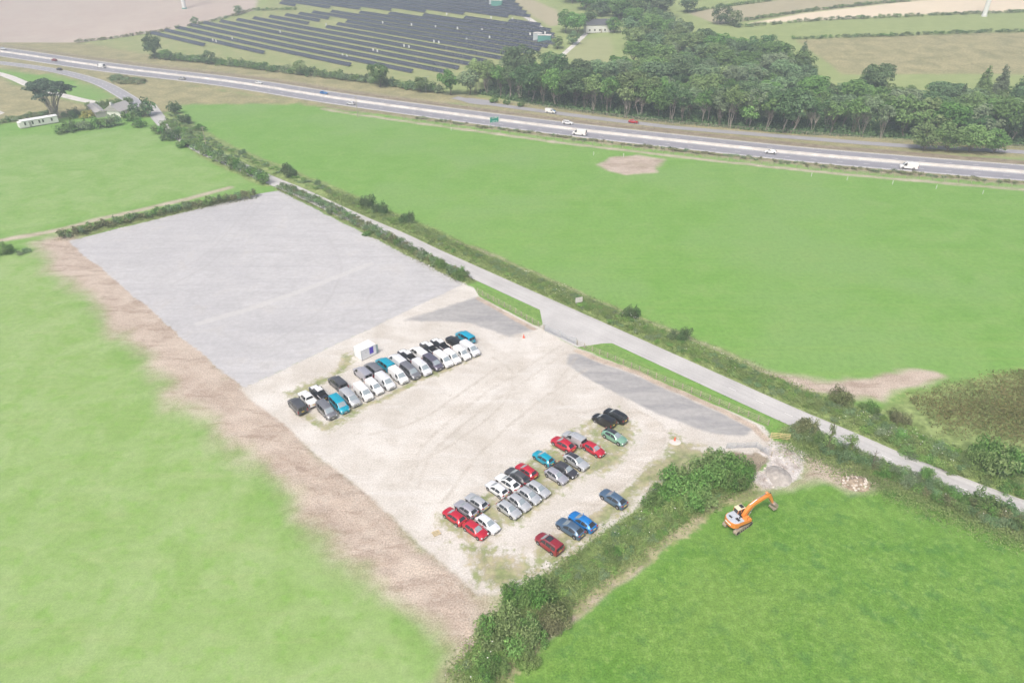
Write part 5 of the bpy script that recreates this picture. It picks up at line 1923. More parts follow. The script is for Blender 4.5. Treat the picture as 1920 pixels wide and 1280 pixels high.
# ---- named bushes along the hedges
for a in [
    (545, 334, 3.3, 4.8, 'leaf_dark', 'round dark bush by the lane beyond the lot corner', 4),
    (596, 350, 1.5, 2.4, 'leaf_grey', 'small grey-green bush right of the round dark bush', 3),
    (690, 390, 2.8, 4.6, 'leaf_dark', 'taller dark bush of the clump beside the lane', 4),
    (716, 402, 3.0, 3.6, 'leaf_dark', 'lower dark bush of the clump beside the lane', 4),
    (763, 421, 2.7, 3.6, 'leaf_dark', 'round dark bush standing just right of the clump', 4),
    (1183, 596, 2.6, 3.4, 'leaf_dark', 'dark bush in the hedge opposite the entrance gates', 4),
    (1276, 640, 3.0, 3.3, 'leaf_dark', 'spreading dark bush in the lane hedge opposite the long fence', 4),
    (1573, 755, 2.6, 4.0, 'leaf_scrub', 'sparse brownish bush standing in front of the bare soil bay', 5),
    (1690, 790, 2.6, 2.6, 'leaf_scrub', 'pale twiggy bush at the corner of the heathy ground', 4),
    (1850, 880, 4.5, 5.2, 'leaf', 'big leafy bush beside the lane at the right edge', 7),
    (1905, 880, 3.2, 4.2, 'leaf', 'leafy bush cut by the right edge of the picture', 5),
    (1628, 772, 2.0, 2.2, 'leaf', 'dark low bush in the lane hedge below the soil bay', 4),
    (455, 292, 2.0, 2.2, 'leaf_grey', 'small bush in the lane hedge left of the round dark bush', 3),
    (1505, 812, 2.4, 3.4, 'leaf_scrub', 'bush beside the new timber rails at the lane', 5),
    (1535, 830, 2.0, 2.6, 'leaf', 'leafy bush left of the ivy-clad stump', 4),
    (1735, 900, 2.0, 2.9, 'leaf_light', 'light green bush rising from the hedge above the lane', 4),
    (1840, 955, 2.4, 3.2, 'leaf', 'dark green bush at the end of the hedge, right', 5),
    (1880, 962, 2.2, 3.0, 'leaf_dark', 'last dark bush of the hedge by the right edge', 4),
    (12, 475, 2.4, 3.6, 'leaf', 'dark bush at the left edge beside the field track', 4),
    (45, 474, 1.9, 1.5, 'leaf_grey', 'low bush right of the dark bush at the left edge', 4),
    (960, 1135, 3.0, 4.0, 'leaf', 'bush of the corner thicket nearest the parked cars', 5),
    (1010, 1128, 2.9, 3.7, 'leaf', 'rounded bush right of the corner thicket', 5),
    (925, 1190, 3.3, 4.4, 'leaf_light', 'light green bush at the soil edge of the corner thicket', 6),
    (985, 1205, 3.6, 4.4, 'leaf_light', 'largest light green bush of the corner thicket', 6),
    (1035, 1165, 2.9, 3.2, 'leaf_scrub', 'brownish bush on the field side of the corner thicket', 5),
    (920, 1262, 2.3, 2.6, 'leaf', 'dark bush at the bottom edge of the picture', 5),
    (985, 1240, 2.0, 2.2, 'leaf_herb', 'low bush between corner thicket and mud path', 4),
    (1145, 1050, 1.8, 1.8, 'leaf', 'small dark bush in the bramble hedge below the dark red car', 4),
    (825, 505, 2.2, 3.0, 'leaf', 'bush in the lot hedge by the lane, left one', 4),
    (862, 522, 2.3, 3.1, 'leaf', 'bush at the gate end of the lot hedge', 4),
    (792, 487, 2.0, 2.6, 'leaf_grey', 'small bush in the lot hedge', 3),
    (690, 440, 1.8, 1.8, 'leaf', 'bush in the middle of the lot hedge', 4),
    (617, 400, 1.6, 2.0, 'leaf_grey', 'bush in the far part of the lot hedge', 3),
    (1260, 955, 1.8, 2.0, 'leaf_herb', 'bright bush left of the laurel trees', 4),
]:
    px, py, r, h, mt, lab, n = a
    bush(px, py, r, h, mt, lab, n + 2)
# ivy-clad stump and arch
p = P(1551, 842)
t = thing('ivy_stump', 'narrow upright ivy-clad stump beside the lane', 'tree', (p.x, p.y, gz1(p.x, p.y)))
MB().path([(0, 0, -.2), (.05, 0, 2), (0, .05, 5.0)], [.18, .12, .05], 6).build('trunk', M['bark'], t)
link('crown', SHRUBS_FINE[0], M['leaf_light'], t, (0, 0, .2), 0, (1.5, 1.5, 2.2))
link('crown', SHRUBS_FINE[1], M['leaf_herb'], t, (0, 0, 1.8), 0, (.8, .8, 2.6))
p = P(1590, 858)
t = thing('ivy_tree', 'bright green ivy-covered tree with a rounded arching top beside the lane', 'tree', (p.x, p.y, gz1(p.x, p.y)))
MB().path([(0, 0, -.2), (.1, 0, 2.2), (-.8, .2, 3.8)], [.2, .16, .06], 6).build('trunk', M['bark'], t)
link('crown', SHRUBS_FINE[2], M['leaf_herb'], t, (.1, 0, .1), 0, (.8, .8, 2.6))
link('crown', SHRUBS_FINE[3], M['leaf_herb'], t, (-.55, .1, 2.6), 0, (1.5, 1.2, 1.5))
# dead snag
p = P(1632, 880)
t = thing('dead_sapling', 'bare dead sapling in the hedge beside the lane', 'tree', (p.x, p.y, gz1(p.x, p.y)))
mb = MB().path([(0, 0, 0), (.1, 0, 1.8), (0, .1, 3.6)], [.1, .07, .02], 5)
rs_ = np.random.default_rng(3)
for k in range(12):
    z = 1.2 + k * .18
    a = k * 2.4
    mb.tube((.05, 0, z), (.05 + .7 * math.cos(a), .7 * math.sin(a), z + .5), .03, .008, 4)
mb.build('branches', M['bark'], t)

# ---- laurel trees at the hedge by the gate
for i, (px, py, r, h) in enumerate([(1272, 925, 4.0, 5.2), (1318, 912, 3.8, 5.6), (1350, 892, 3.6, 5.0), (1300, 945, 3.2, 4.2), (1372, 912, 2.9, 3.8), (1385, 892, 2.5, 2.9), (1236, 945, 2.6, 3.4)]):
    labs = ['broad glossy laurel tree nearest the blue-grey car', 'tallest laurel tree in the middle of the clump by the yard', 'laurel tree beside the bare soil corner', 'laurel tree on the field side, above the mud path',
            'laurel tree nearest the pale rubble', 'low laurel at the gate end of the clump', 'small laurel at the left end of the clump']
    bush(px, py, r * 1.06, h * 1.0, 'leaf_light' if i in (0, 1, 3) else 'leaf', labs[i], 11, name='laurel_tree')

# ---- left: bushes round the garden, cypress
GB = 'thicket by the white chalet'
for i, (px, py, r, h, mt, lab) in enumerate([
    (125, 248, 5.0, 5.0, 'leaf', 'bush at the left end of the thicket, next to the white chalet'),
    (155, 243, 5.0, 4.6, 'leaf_grey', 'second bush of the thicket by the white chalet'),
    (185, 240, 4.8, 5.2, 'leaf', 'third bush of the thicket, below the yellow bush'),
    (215, 236, 4.6, 5.0, 'leaf_grey', 'fourth bush of the thicket by the field'),
    (245, 226, 4.0, 4.0, 'leaf', 'bush below the grey-roofed house'),
    (268, 218, 6.0, 8.0, 'leaf_dark', 'tall dark tree-like bush where lane and slip road meet'),
    (262, 238, 4.0, 4.2, 'leaf', 'round bush at the field corner by the lane'),
    (300, 250, 4.6, 5.0, 'leaf', 'bush on the near side of the lane bend'),
    (320, 262, 4.2, 4.6, 'leaf_dark', 'dark bush further down the lane bend'),
    (328, 214, 4.4, 5.5, 'leaf_dark', 'dark bush on the far side of the lane bend'),
    (350, 232, 3.6, 4.2, 'leaf_dark', 'second dark bush on the far side of the lane bend'),
    (374, 246, 3.0, 3.2, 'leaf', 'small bush ending the row on the far side of the lane'),
    (345, 275, 3.4, 3.6, 'leaf', 'bush on the near side of the lane past the bend'),
    (135, 222, 4.0, 5.0, 'leaf_dark', 'dark bush right beside the cypress trunk'),
]):
    bush(px, py, r, h, mt, lab, 6, group=None, fine=False)
bush(162, 222, 3.6, 4.0, 'leaf_yellow', 'yellow-leaved bush in the garden', 5, fine=False)
hedge('garden_hedge', PL([(168, 205), (200, 202), (245, 196)]), 'clipped green hedge along the slip road garden', 2.0, 1.8, 3.0, ['leaf', 'leaf_light'], .3, rows=2, wid=1.5, hvar=.1)
hedge('garden_hedge', PL([(-20, 236), (40, 224), (100, 214)]), 'low hedge behind the white chalet', 2.2, 1.9, 1.8, ['leaf', 'leaf_grey'], .4, rows=2, wid=1.5)
hedge('gorse_clump', PL([(215, 147), (235, 152), (260, 158)]), 'rough scrub between slip road and carriageway', 2.5, 2.2, 1.4, ['leaf_scrub', 'leaf_grey'], 2.5, rows=3, wid=3.0)
# Monterey cypress: leaning stems fan into a flat-topped crown
p = P(104, 222)
rs_ = np.random.default_rng(77)
cy = thing('cypress_tree', 'big dark flat-topped cypress with fanned bare stems above the white chalet', 'tree', (p.x, p.y, 0))
mb = MB()
cl = []
for k in range(16):
    a = 6.28 * k / 16 + rs_.normal() * .2
    q = rs_.uniform(3, 10.5)
    e = np.array([q * math.cos(a) - .4, q * .75 * math.sin(a), 15.2 - q * .32 + rs_.normal() * .7])
    limb(mb, (rs_.normal() * .5, rs_.normal() * .3, -.3), e * np.array([.42, .42, .62]), .42, .25, rs_, .05)
    limb(mb, e * np.array([.42, .42, .62]), e, .25, .07, rs_, .1)
    for j in range(5):
        c = e + rs_.normal(size=3) * np.array([1.3, 1.3, .55])
        cl.append((c, (1.9, 1.9, .6)))
    c = e * np.array([.75, .75, .84])
    cl.append((c, (1.5, 1.5, .6)))
for k in range(14):
    c = np.array([rs_.normal() * 4.2, rs_.normal() * 3, 14.2 + rs_.normal() * .8])
    cl.append((c, (2.2, 2.2, .8)))
mb.build('trunk', M['bark_pale'], cy, 60)
link('crown', crown_mesh('crown', cl, 40, .55, rs_, up=.5), M['leaf_cypress'], cy)

# ---- hedge and trees in front of the solar farm
hedge('roadside_hedge', smooth_line(PL([(290, 110), (420, 122), (560, 140), (690, 155), (830, 176)]), 3), 'long hedge between the far carriageway and the solar farm', 3.2, 3.0, 3.4, ['leaf', 'leaf_grey', 'leaf_dark', 'leaf'], 1.0, rows=2, wid=2.0)
for px, py, sc, kind, mt, lab in [(290, 110, 1.0, 'round', 'leaf_dark', 'lone tree at the left end of the solar farm hedge'), (312, 113, .7, 'dense', 'leaf', 'small tree beside the lone tree in the hedge'),
                                  (393, 121, .82, 'dense', 'leaf_dark', 'pointed dark tree in the hedge below the first solar rows'), (565, 141, .85, 'dense', 'leaf_light', 'rounded light tree in the solar farm hedge'),
                                  (712, 164, .95, 'round', 'leaf', 'broad tree in the hedge below the solar rows'), (790, 173, .85, 'dense', 'leaf', 'dense tree in the hedge beside the street lamp'),
                                  (845, 178, .95, 'round', 'leaf', 'tree at the right end of the roadside hedge'), (880, 178, .95, 'round', 'leaf_grey', 'grey-green tree next to the layby')]:
    p = P(px, py)
    tree(kind, (p.x, p.y, p.z), sc, mt, 'hedgerow_tree', lab)
for px, py, r, h in [(926, 192, 3.0, 3.2), (950, 196, 2.4, 2.6), (975, 200, 2.4, 2.4)]:
    bush(px, py, r, h, 'leaf', {926: 'low bush at the mouth of the layby', 950: 'second low bush right of the layby', 975: 'third low bush at the edge of the wood'}[px], 5, fine=False)

# ---- the wood
WOOD = PL([(850, 170), (925, 183), (1000, 199), (1150, 221), (1300, 237), (1480, 253), (1690, 264), (1960, 280), (1990, 205), (1560, 172), (1525, 140), (1450, 112), (1330, 85), (1262, 42), (1215, -24), (1070, -24), (1056, 5), (1105, 32), (1168, 66), (1178, 118), (1130, 150), (1040, 150), (965, 142), (905, 158)])
front = smooth_line(PL([(892, 177), (1000, 198), (1150, 220), (1300, 236), (1480, 252), (1690, 263), (1960, 279)]), 2)
Lf = np.concatenate([[0], np.cumsum(np.linalg.norm(np.diff(front, axis=0), axis=1))])
WG1, WG2, WG3 = 'bare-stemmed trees at the edge of the wood', 'broadleaved trees inside the wood', 'conifers behind the wood'
n_trees = 0
s = 0.0
while s < Lf[-1]:
    for row, dd in ((0, 2.5), (1, 9.0)):
        i = min(int(np.searchsorted(Lf, s)), len(front) - 2)
        d = front[i + 1] - front[i]
        d /= np.linalg.norm(d)
        off = dd + random.uniform(-1.5, 2.5)
        x, y = front[i] + np.array([-d[1], d[0]]) * off
        x += random.uniform(-1.5, 1.5)
        right = front[i][0] > 150
        kind = random.choice(['edge', 'edge', 'edge', 'tall'] if not right else ['edge', 'round', 'tall', 'round'])
        tree(kind, (x, y, gz1(x, y)), random.uniform(.85, 1.15) * (1 if kind != 'round' else 1.1), random.choice(['leaf', 'leaf', 'leaf_grey', 'leaf_dark', 'leaf_light']),
             'wood_edge_tree', 'tall tree with bare stems along the edge of the wood facing the service road', WG1, bark=random.choice(['bark', 'bark_pale', 'bark_pale']))
        n_trees += 1
    s += 6.9 * random.uniform(.75, 1.25)
x0, y0 = WOOD.min(0)
x1, y1 = WOOD.max(0)
cand = []
yy = y0
while yy < y1:
    stp = 10.0 + 4.0 * (yy - 290) / 300
    xx = x0 + random.uniform(0, stp)
    while xx < x1:
        cand.append((xx + random.uniform(-.32, .32) * stp, yy + random.uniform(-.32, .32) * stp, stp))
        xx += stp
    yy += stp * .92
cx_ = np.array([c[0] for c in cand])
cy_ = np.array([c[1] for c in cand])
ins = (sdf_poly(cx_, cy_, WOOD) < -4) & (sdf_line(cx_, cy_, front) > 14)
inner = []
for (x, y, stp), k in zip(cand, ins):
    if k and inview2(x, y):
        inner.append((x, y, stp))
for x, y, stp in inner:
    sc = stp / 11.0 * random.uniform(.85, 1.15)
    kind = random.choice(['round', 'round', 'tall', 'tall', 'round'])
    mt = random.choice(['leaf', 'leaf', 'leaf_light', 'leaf_grey', 'leaf_grey', 'leaf', 'leaf_dark'])
    tree(kind, (x, y, gz1(x, y) - 1.0), sc, mt, 'wood_tree', 'broad-crowned tree inside the wood beyond the service road', WG2, zs=.8)
for px, py in [(1500, 135), (1798, 202), (1836, 190), (1902, 204), (1868, 186), (1940, 196), (1612, 176), (1190, 20), (1160, 30), (1130, 5), (1215, 40)]:
    p = P(px, py)
    tree('conifer', (p.x, p.y, p.z), random.uniform(.7, 1.15), random.choice(['leaf_dark', 'leaf', 'leaf_grey']), 'conifer_tree', 'dark pointed conifer standing at the back of the wood', WG3)
for px, py, sc, lab in [(975, 160, 1.25, 'dark umbrella-shaped pine at the left end of the wood'), (1035, 163, 1.1, 'dark pine right of the umbrella-shaped pine'), (1085, 175, 1.0, 'ragged dark pine rising above the edge of the wood'),
                        (1275, 165, 1.0, 'dark rounded pine in the middle of the wood'), (1640, 190, 1.05, 'dark pine clump right of the wood centre')]:
    p = P(px, py)
    tree('tall', (p.x, p.y, p.z), sc, 'leaf_dark', 'pine_tree', lab, zs=1.0)
for px, py, sc, lab in [(1728, 282, .95, 'leftmost big willow-like bush beside the road at the wood corner'), (1772, 284, 1.05, 'second big willow-like bush beside the road'), (1818, 286, 1.05, 'third big willow-like bush beside the road'),
                        (1858, 287, .85, 'rightmost big willow-like bush beside the road')]:
    p = P(px, py)
    tree('dense', (p.x, p.y, p.z), sc * 1.15, 'leaf_light', 'willow_bush', lab)
for px, py, sc, mt, lab in [(1400, 240, 1.05, 'leaf_light', 'light green round tree standing out at the wood edge')]:
    p = P(px, py)
    tree('round', (p.x, p.y, p.z), sc, mt, 'round_tree', lab)
# undergrowth that closes the view between the stems: nobody could count it
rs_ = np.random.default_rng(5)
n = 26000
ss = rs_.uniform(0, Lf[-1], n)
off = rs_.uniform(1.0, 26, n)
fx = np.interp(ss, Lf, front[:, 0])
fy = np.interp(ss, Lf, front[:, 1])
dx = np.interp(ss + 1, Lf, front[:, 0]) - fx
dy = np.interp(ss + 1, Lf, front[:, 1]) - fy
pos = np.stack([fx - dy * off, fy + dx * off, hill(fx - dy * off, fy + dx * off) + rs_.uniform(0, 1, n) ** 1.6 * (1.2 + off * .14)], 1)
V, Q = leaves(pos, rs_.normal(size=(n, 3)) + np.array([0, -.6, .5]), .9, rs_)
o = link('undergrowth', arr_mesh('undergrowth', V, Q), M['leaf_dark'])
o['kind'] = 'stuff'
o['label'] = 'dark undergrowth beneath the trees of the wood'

# trees round the far farmhouse and scattered hedge trees
for px, py, sc, kind, mt, lab in [(1060, 62, 1.0, 'round', 'leaf', 'tree left of the far farmhouse'), (1080, 68, 1.1, 'round', 'leaf_light', 'light tree beside the track to the farmhouse'), (1045, 92, .8, 'dense', 'leaf', 'bushy tree at the solar farm corner'),
                                  (1075, 84, .8, 'dense', 'leaf_grey', 'grey-green tree along the farm track'), (1098, 60, 1.0, 'round', 'leaf_dark', 'dark tree next to the farmhouse gable'), (1150, 62, 1.0, 'dense', 'leaf', 'tree in front of the farmhouse'),
                                  (1289, 24, 1.3, 'dense', 'leaf_dark', 'lone round tree on the far hedge line'), (1352, 46, 1.3, 'dense', 'leaf_dark', 'dark tree at the corner of the far stubble field'),
                                  (1375, 49, 1.0, 'dense', 'leaf', 'second tree at the corner of the far stubble field'), (447, 28, .7, 'dense', 'leaf_grey', 'hedge tree at the ploughed field corner'), (366, 47, .6, 'dense', 'leaf_grey', 'small hedge tree by the wind turbine field')]:
    p = P(px, py)
    tree(kind, (p.x, p.y, p.z), sc, mt, 'field_tree', lab)
for pl, lab, mats in [
    ([(150, 80), (330, 55), (440, 30), (470, 21)], 'hedge bank between ploughed field and solar farm', ['leaf_scrub', 'leaf_scrub', 'leaf_grey']),
    ([(1380, 52), (1540, 39), (1700, 32), (1930, 23)], 'far hedge between stubble and green field', ['leaf_dark', 'leaf']),
    ([(1487, 74), (1700, 67), (1930, 60)], 'far hedge between green and olive field', ['leaf_dark', 'leaf']),
    ([(1287, 24), (1370, 12), (1450, 2)], 'far hedge below the top fields', ['leaf_dark', 'leaf']),
    ([(1347, 47), (1420, 36), (1493, 25), (1600, 12), (1700, 3)], 'far hedge above the stubble field', ['leaf_dark', 'leaf']),
    ([(478, 20), (520, 20), (560, 19)], 'short hedge at the top of the first solar rows', ['leaf_dark', 'leaf']),
]:
    hedge('field_hedge', smooth_line(PL(pl), 4), lab, 3.6, 2.6, 1.9, mats, .5, gaps=.04, hvar=.25)
hedge('field_hedge', offset_line(bank_near, 0)[(bank_near[:, 0] > -45) & (bank_near[:, 0] < 280)], 'low brown scrub bank between green field and near carriageway', 2.2, 1.6, .75, ['leaf_scrub', 'leaf_scrub', 'leaf_grey'], .9, gaps=.1)

# ---- verge grass and herbs, hogweed flowers (uncountable)
def blades(name, pls, hw, n, h, mat, label, seed, zoff=0.0):
    rs = np.random.default_rng(seed)
    V = []
    tot = sum(np.linalg.norm(np.diff(p, axis=0), axis=1).sum() for p in pls)
    for pl in pls:
        L = np.concatenate([[0], np.cumsum(np.linalg.norm(np.diff(pl, axis=0), axis=1))])
        k = int(n * L[-1] / tot)
        s = rs.uniform(0, L[-1], k)
        x = np.interp(s, L, pl[:, 0]) + (rs.random(k) + rs.random(k) - 1) * hw * 1.25
        y = np.interp(s, L, pl[:, 1]) + (rs.random(k) + rs.random(k) - 1) * hw * 1.25
        ok = (sdf_line(x, y, lane_c) > LANE_W / 2 + .15)
        x, y = x[ok], y[ok]
        k = len(x)
        z = gz(x, y) + zoff
        pos = np.stack([x, y, z + rs.uniform(.0, 1, k) ** 2 * h], 1)
        V_, Q_ = leaves(pos, rs.normal(size=(k, 3)) * .6 + np.array([0, 0, 1.0]), .17, rs, 2.0)
        V.append(V_)
    V = np.vstack(V)
    o = link(name, arr_mesh(name, V, np.arange(len(V)).reshape(-1, 4)), M[mat])
    o['kind'] = 'stuff'
    o['label'] = label
    return o


blades('verge_grass', [HEDGE_LANE_R[HEDGE_LANE_R[:, 0] > -60], HEDGE_LANE_S, offset_line(HEDGE_LANE_S, -2.5)], 4.2, 90000, .6, 'leaf_verge', 'rough grass growing along the lane hedges', 1)
blades('verge_grass', [HEDGE_YARD, offset_line(HEDGE_YARD, -1), offset_line(HEDGE_YARD, 1)], 2.6, 60000, .5, 'leaf_verge', 'rough grass at the foot of the yard hedge', 2)
blades('verge_grass', [HEDGE_LOT_R, HEDGE_LOT_T], 2.4, 26000, .5, 'leaf_scrub', 'dry grass under the lot hedges', 3)
hx = rs_.uniform(HEATH[:, 0].min(), HEATH[:, 0].max(), 70000)
hyy = rs_.uniform(HEATH[:, 1].min(), HEATH[:, 1].max(), 70000)
ok = sdf_poly(hx, hyy, HEATH) < rs_.uniform(-9, 3, 70000) + 4 * (fbm(hx, hyy, 8, 2) - .5)
hx, hyy = hx[ok], hyy[ok]
k = len(hx)
V, Q = leaves(np.stack([hx, hyy, rs_.uniform(.1, .5, k)], 1), rs_.normal(size=(k, 3)) * .7 + np.array([0, 0, 1.]), .22, rs_)
M['leaf_heath'] = leaf_mat('leaf_heath', (0.115, 0.145, 0.04), (0.27, 0.255, 0.09), var=.02, nscale=.12)
o = link('heath_scrub', arr_mesh('heath_scrub', V, Q), M['leaf_heath'])
o['kind'] = 'stuff'
o['label'] = 'brown heathy scrub covering the corner at right'
# white umbels
pts = []
for pl, n, hw in ((HEDGE_LANE_R[(HEDGE_LANE_R[:, 0] > 0)], 420, 1.6), (HEDGE_YARD, 40, 1.6), (HEDGE_LANE_S, 26, 1.2)):
    L = np.concatenate([[0], np.cumsum(np.linalg.norm(np.diff(pl, axis=0), axis=1))])
    s = rs_.uniform(0, L[-1], n)
    x = np.interp(s, L, pl[:, 0]) + rs_.normal(size=n) * hw
    y = np.interp(s, L, pl[:, 1]) + rs_.normal(size=n) * hw
    m_ = vnoise(x, y, 6, 3) > .48
    z = gz(x, y) + rs_.uniform(.9, 1.9, n)
    pts.append(np.stack([x, y, z], 1)[m_])
pts = np.vstack(pts)
V, Q = leaves(pts, np.tile(np.array([[0, -.2, 1.]]), (len(pts), 1)), .15, rs_, 1.1)
o = link('hogweed_flowers', arr_mesh('hogweed_flowers', V, Q), M['flower'])
o['kind'] = 'stuff'
o['label'] = 'white flower heads scattered over the hedges'

# ================================================================== STONES AND RUBBLE
def stone_mesh(seed):
    rs = np.random.default_rng(seed)
    m = MB().ball((0, 0, 0), 1.0, 6, 4)
    m.v = [tuple(np.array(v) * rs.uniform(.7, 1.15)) for v in m.v]
    return m.mesh('stone')


STONES = [stone_mesh(s) for s in range(5)]
M['stone_pale'] = simple_mat('pale_stone', (0.60, 0.55, 0.49), 0.95, var=0.25, scale=1.0)
p = P(1606, 906)
rub = thing('rubble_heap', 'heap of brown earth and pale stones at the edge of the lower field', 'rubble', (p.x, p.y, 0))


def mound(rx, ry, h, seed, res=26, rough=.35):
    rs = np.random.default_rng(seed)
    g = np.linspace(-1, 1, res)
    X_, Y_ = np.meshgrid(g, g)
    d = np.hypot(X_, Y_)
    nz = fbm(X_ * rx + seed * 7, Y_ * ry, .9, seed)
    z = h * np.clip(1 - d ** 1.6, -0.05, 1) * (1 - rough + 2 * rough * nz) - .04
    V = np.stack([X_ * rx, Y_ * ry, z], 2).reshape(-1, 3)
    i, j = np.meshgrid(np.arange(res - 1), np.arange(res - 1))
    b = (j * res + i).ravel()
    return arr_mesh('mound', V, np.stack([b, b + 1, b + res + 1, b + res], 1))


M['earth'] = simple_mat('earth', (0.30, 0.24, 0.18), 0.95, var=0.45, scale=1.6, bump=.5)
M['grey_aggregate'] = simple_mat('grey_aggregate', (0.36, 0.335, 0.31), 0.95, var=0.3, scale=1.4, bump=.4)
link('earth_mound', mound(2.5, 2.0, 1.0, 4), M['earth'], rub)
for k in range(60):
    a, q = random.uniform(0, 6.28), random.random() ** .6 * 2.3
    s_ = random.uniform(.08, .24)
    link('stone', random.choice(STONES), M['stone_pale'], rub, (q * math.cos(a), q * .8 * math.sin(a), max(.05, .95 * (1 - (q / 2.5) ** 1.6) - .05)), random.uniform(0, 6), (s_, s_ * 1.2, s_ * .7))
p = P(1459, 892)
agh = thing('aggregate_heap', 'grey heap of crushed stone on the pale rubble beside the gate', 'rubble', (p.x, p.y, 0))
link('mound', mound(2.2, 2.6, 1.15, 9, rough=.12), M['grey_aggregate'], agh)
n = 0
for k in range(140):
    x, y = random.uniform(AGG[:, 0].min(), AGG[:, 0].max()), random.uniform(AGG[:, 1].min(), AGG[:, 1].max())
    if sdf_poly(np.array([x]), np.array([y]), AGG)[0] < -.2:
        s_ = random.uniform(.07, .22)
        link('stone', random.choice(STONES), M['stone_pale'] if random.random() < .75 else M['stone'], agh, (x - p.x, y - p.y, gz1(x, y) + .04), random.uniform(0, 6), (s_ * 1.3, s_, s_ * .6))
# stones thrown up along the churned edge of the yard: far too many to count
edge = smooth_line(PL([(470, 745), (560, 820), (660, 905), (780, 1010), (896, 1118), (900, 1200), (890, 1270)]), 1)
edge = right_of(edge, 1.6)
Lg = np.concatenate([[0], np.cumsum(np.linalg.norm(np.diff(edge, axis=0), axis=1))])
mb = MB()
for k in range(700):
    s_ = random.random() ** .6 * Lg[-1]
    x = np.interp(s_, Lg, edge[:, 0]) + random.gauss(0, 1.0)
    y = np.interp(s_, Lg, edge[:, 1]) + random.gauss(0, 1.0)
    r_ = random.uniform(.03, .11)
    z = gz1(x, y) + r_ * .3
    mb.add([(x + r_, y, z), (x, y + r_ * 1.2, z), (x - r_, y, z), (x, y - r_, z), (x + r_ * .2, y, z + r_ * .8)], [(0, 1, 4), (1, 2, 4), (2, 3, 4), (3, 0, 4)])
o = mb.build('loose_stones', M['stone'])
o['kind'] = 'stuff'
o['label'] = 'loose stones in the churned soil along the yard edge'
# broken pallet lying in the weeds
p = P(818, 1000)
t = thing('broken_pallet', 'scrap of broken timber lying at the yard edge beside the red cars', 'pallet', (p.x, p.y, 0.03), R(30))
for k in range(4):
    MB().box(-.6, .6, -.06, .06, .1, .13).build('plank', M['timber_new'], t, None, (0, -.4 + k * .27, random.uniform(0, .03)))
for x in (-.5, .5):
    MB().box(-.05, .05, -.5, .5, 0, .1).build('bearer', M['timber'], t, None, (x, 0, 0))

# ================================================================== FAR: solar farm, buildings, turbines
dsol = (P(655, 123) - P(325, 51))
asol = math.atan2(dsol.y, dsol.x)
u_ = np.array([math.cos(asol), math.sin(asol)])
n_ = np.array([-u_[1], u_[0]])
org = P(278, 64)
org = np.array([org.x, org.y])
BLK1 = PL([(274, 66), (362, 47), (470, 37), (600, 24), (760, 29), (900, 38), (1000, 45), (1030, 60), (1046, 82), (990, 106), (945, 112), (880, 124), (845, 136), (815, 143), (655, 126), (510, 105), (378, 88)])
BLK2 = PL([(520, 11), (560, -30), (925, -32), (960, 2), (996, 38), (900, 31), (760, 23), (600, 17)])
M['panel'] = None


def panel_mat():
    m, nt, b = mat_new('solar_panel')
    tc = N(nt, 'ShaderNodeTexCoord')
    br = N(nt, 'ShaderNodeTexBrick')
    br.offset = 0.0
    br.inputs['Color1'].default_value = (0.018, 0.024, 0.04, 1)
    br.inputs['Color2'].default_value = (0.026, 0.032, 0.05, 1)
    br.inputs['Mortar'].default_value = (0.35, 0.36, 0.38, 1)
    br.inputs['Scale'].default_value = 1.0
    br.inputs['Mortar Size'].default_value = .035
    br.inputs['Brick Width'].default_value = 1.1
    br.inputs['Row Height'].default_value = 1.9
    nt.links.new(tc.outputs['UV'], br.inputs['Vector'])
    nt.links.new(br.outputs['Color'], b.inputs['Base Color'])
    b.inputs['Roughness'].default_value = .25
    return m


M['panel'] = panel_mat()
SG1, SG2 = 'solar rows of the nearer block', 'solar rows of the farther block'


def clip_line(poly, o):
    """intervals of the line org + n*o + u*t inside poly"""
    ts = []
    for i in range(len(poly)):
        a, b = poly[i], poly[(i + 1) % len(poly)]
        da = (a - org) @ n_ - o
        db = (b - org) @ n_ - o
        if (da < 0) != (db < 0):
            q = a + (b - a) * (da / (da - db))
            ts.append((q - org) @ u_)
    ts.sort()
    return [(ts[i], ts[i + 1]) for i in range(0, len(ts) - 1, 2)]


def solar_row(t0, t1, o, label, group, k):
    c = org + n_ * o + u_ * t0
    L = t1 - t0
    t = thing('solar_panel_row', label, 'solar panels', (c[0], c[1], 0), asol, group)
    me = bpy.data.meshes.new('panel_table')
    D, z0, z1 = 2.6, .5, 1.7
    h0 = float(hill(*c))
    e = c + u_ * L
    dh = float(hill(*e)) - h0
    nseg = 6
    vs, fs = [], []
    for i in range(nseg + 1):
        x = L * i / nseg
        g = float(hill(*(c + u_ * x)))
        g2 = float(hill(*(c + u_ * x + n_ * D)))
        vs += [(x, 0, g + z0), (x, D, g2 + z1), (x, D, g2 + z1 - .06), (x, 0, g + z0 - .06)]
    for i in range(nseg):
        a = i * 4
        for q in range(4):
            fs.append((a + q, a + 4 + q, a + 4 + (q + 1) % 4, a + (q + 1) % 4))
    fs += [(0, 1, 2, 3), (nseg * 4 + 3, nseg * 4 + 2, nseg * 4 + 1, nseg * 4)]
    me.from_pydata(vs, [], fs)
    uvl = me.uv_layers.new(name='UVMap')
    for p in me.polygons:
        for li in p.loop_indices:
            v = vs[me.loops[li].vertex_index]
            uvl.data[li].uv = (v[0], v[1] * 1.45)
    link('panel_table', me, M['panel'], t)
    m = MB()
    x = 1.5
    while x < L:
        g = float(hill(*(c + u_ * x)))
        m.box(x - .06, x + .06, .5, .62, g - .3, g + .7).box(x - .06, x + .06, 2.1, 2.22, g - .3, g + 1.45)
        x += 6
    m.build('support_frame', M['galv'], t)
    return t


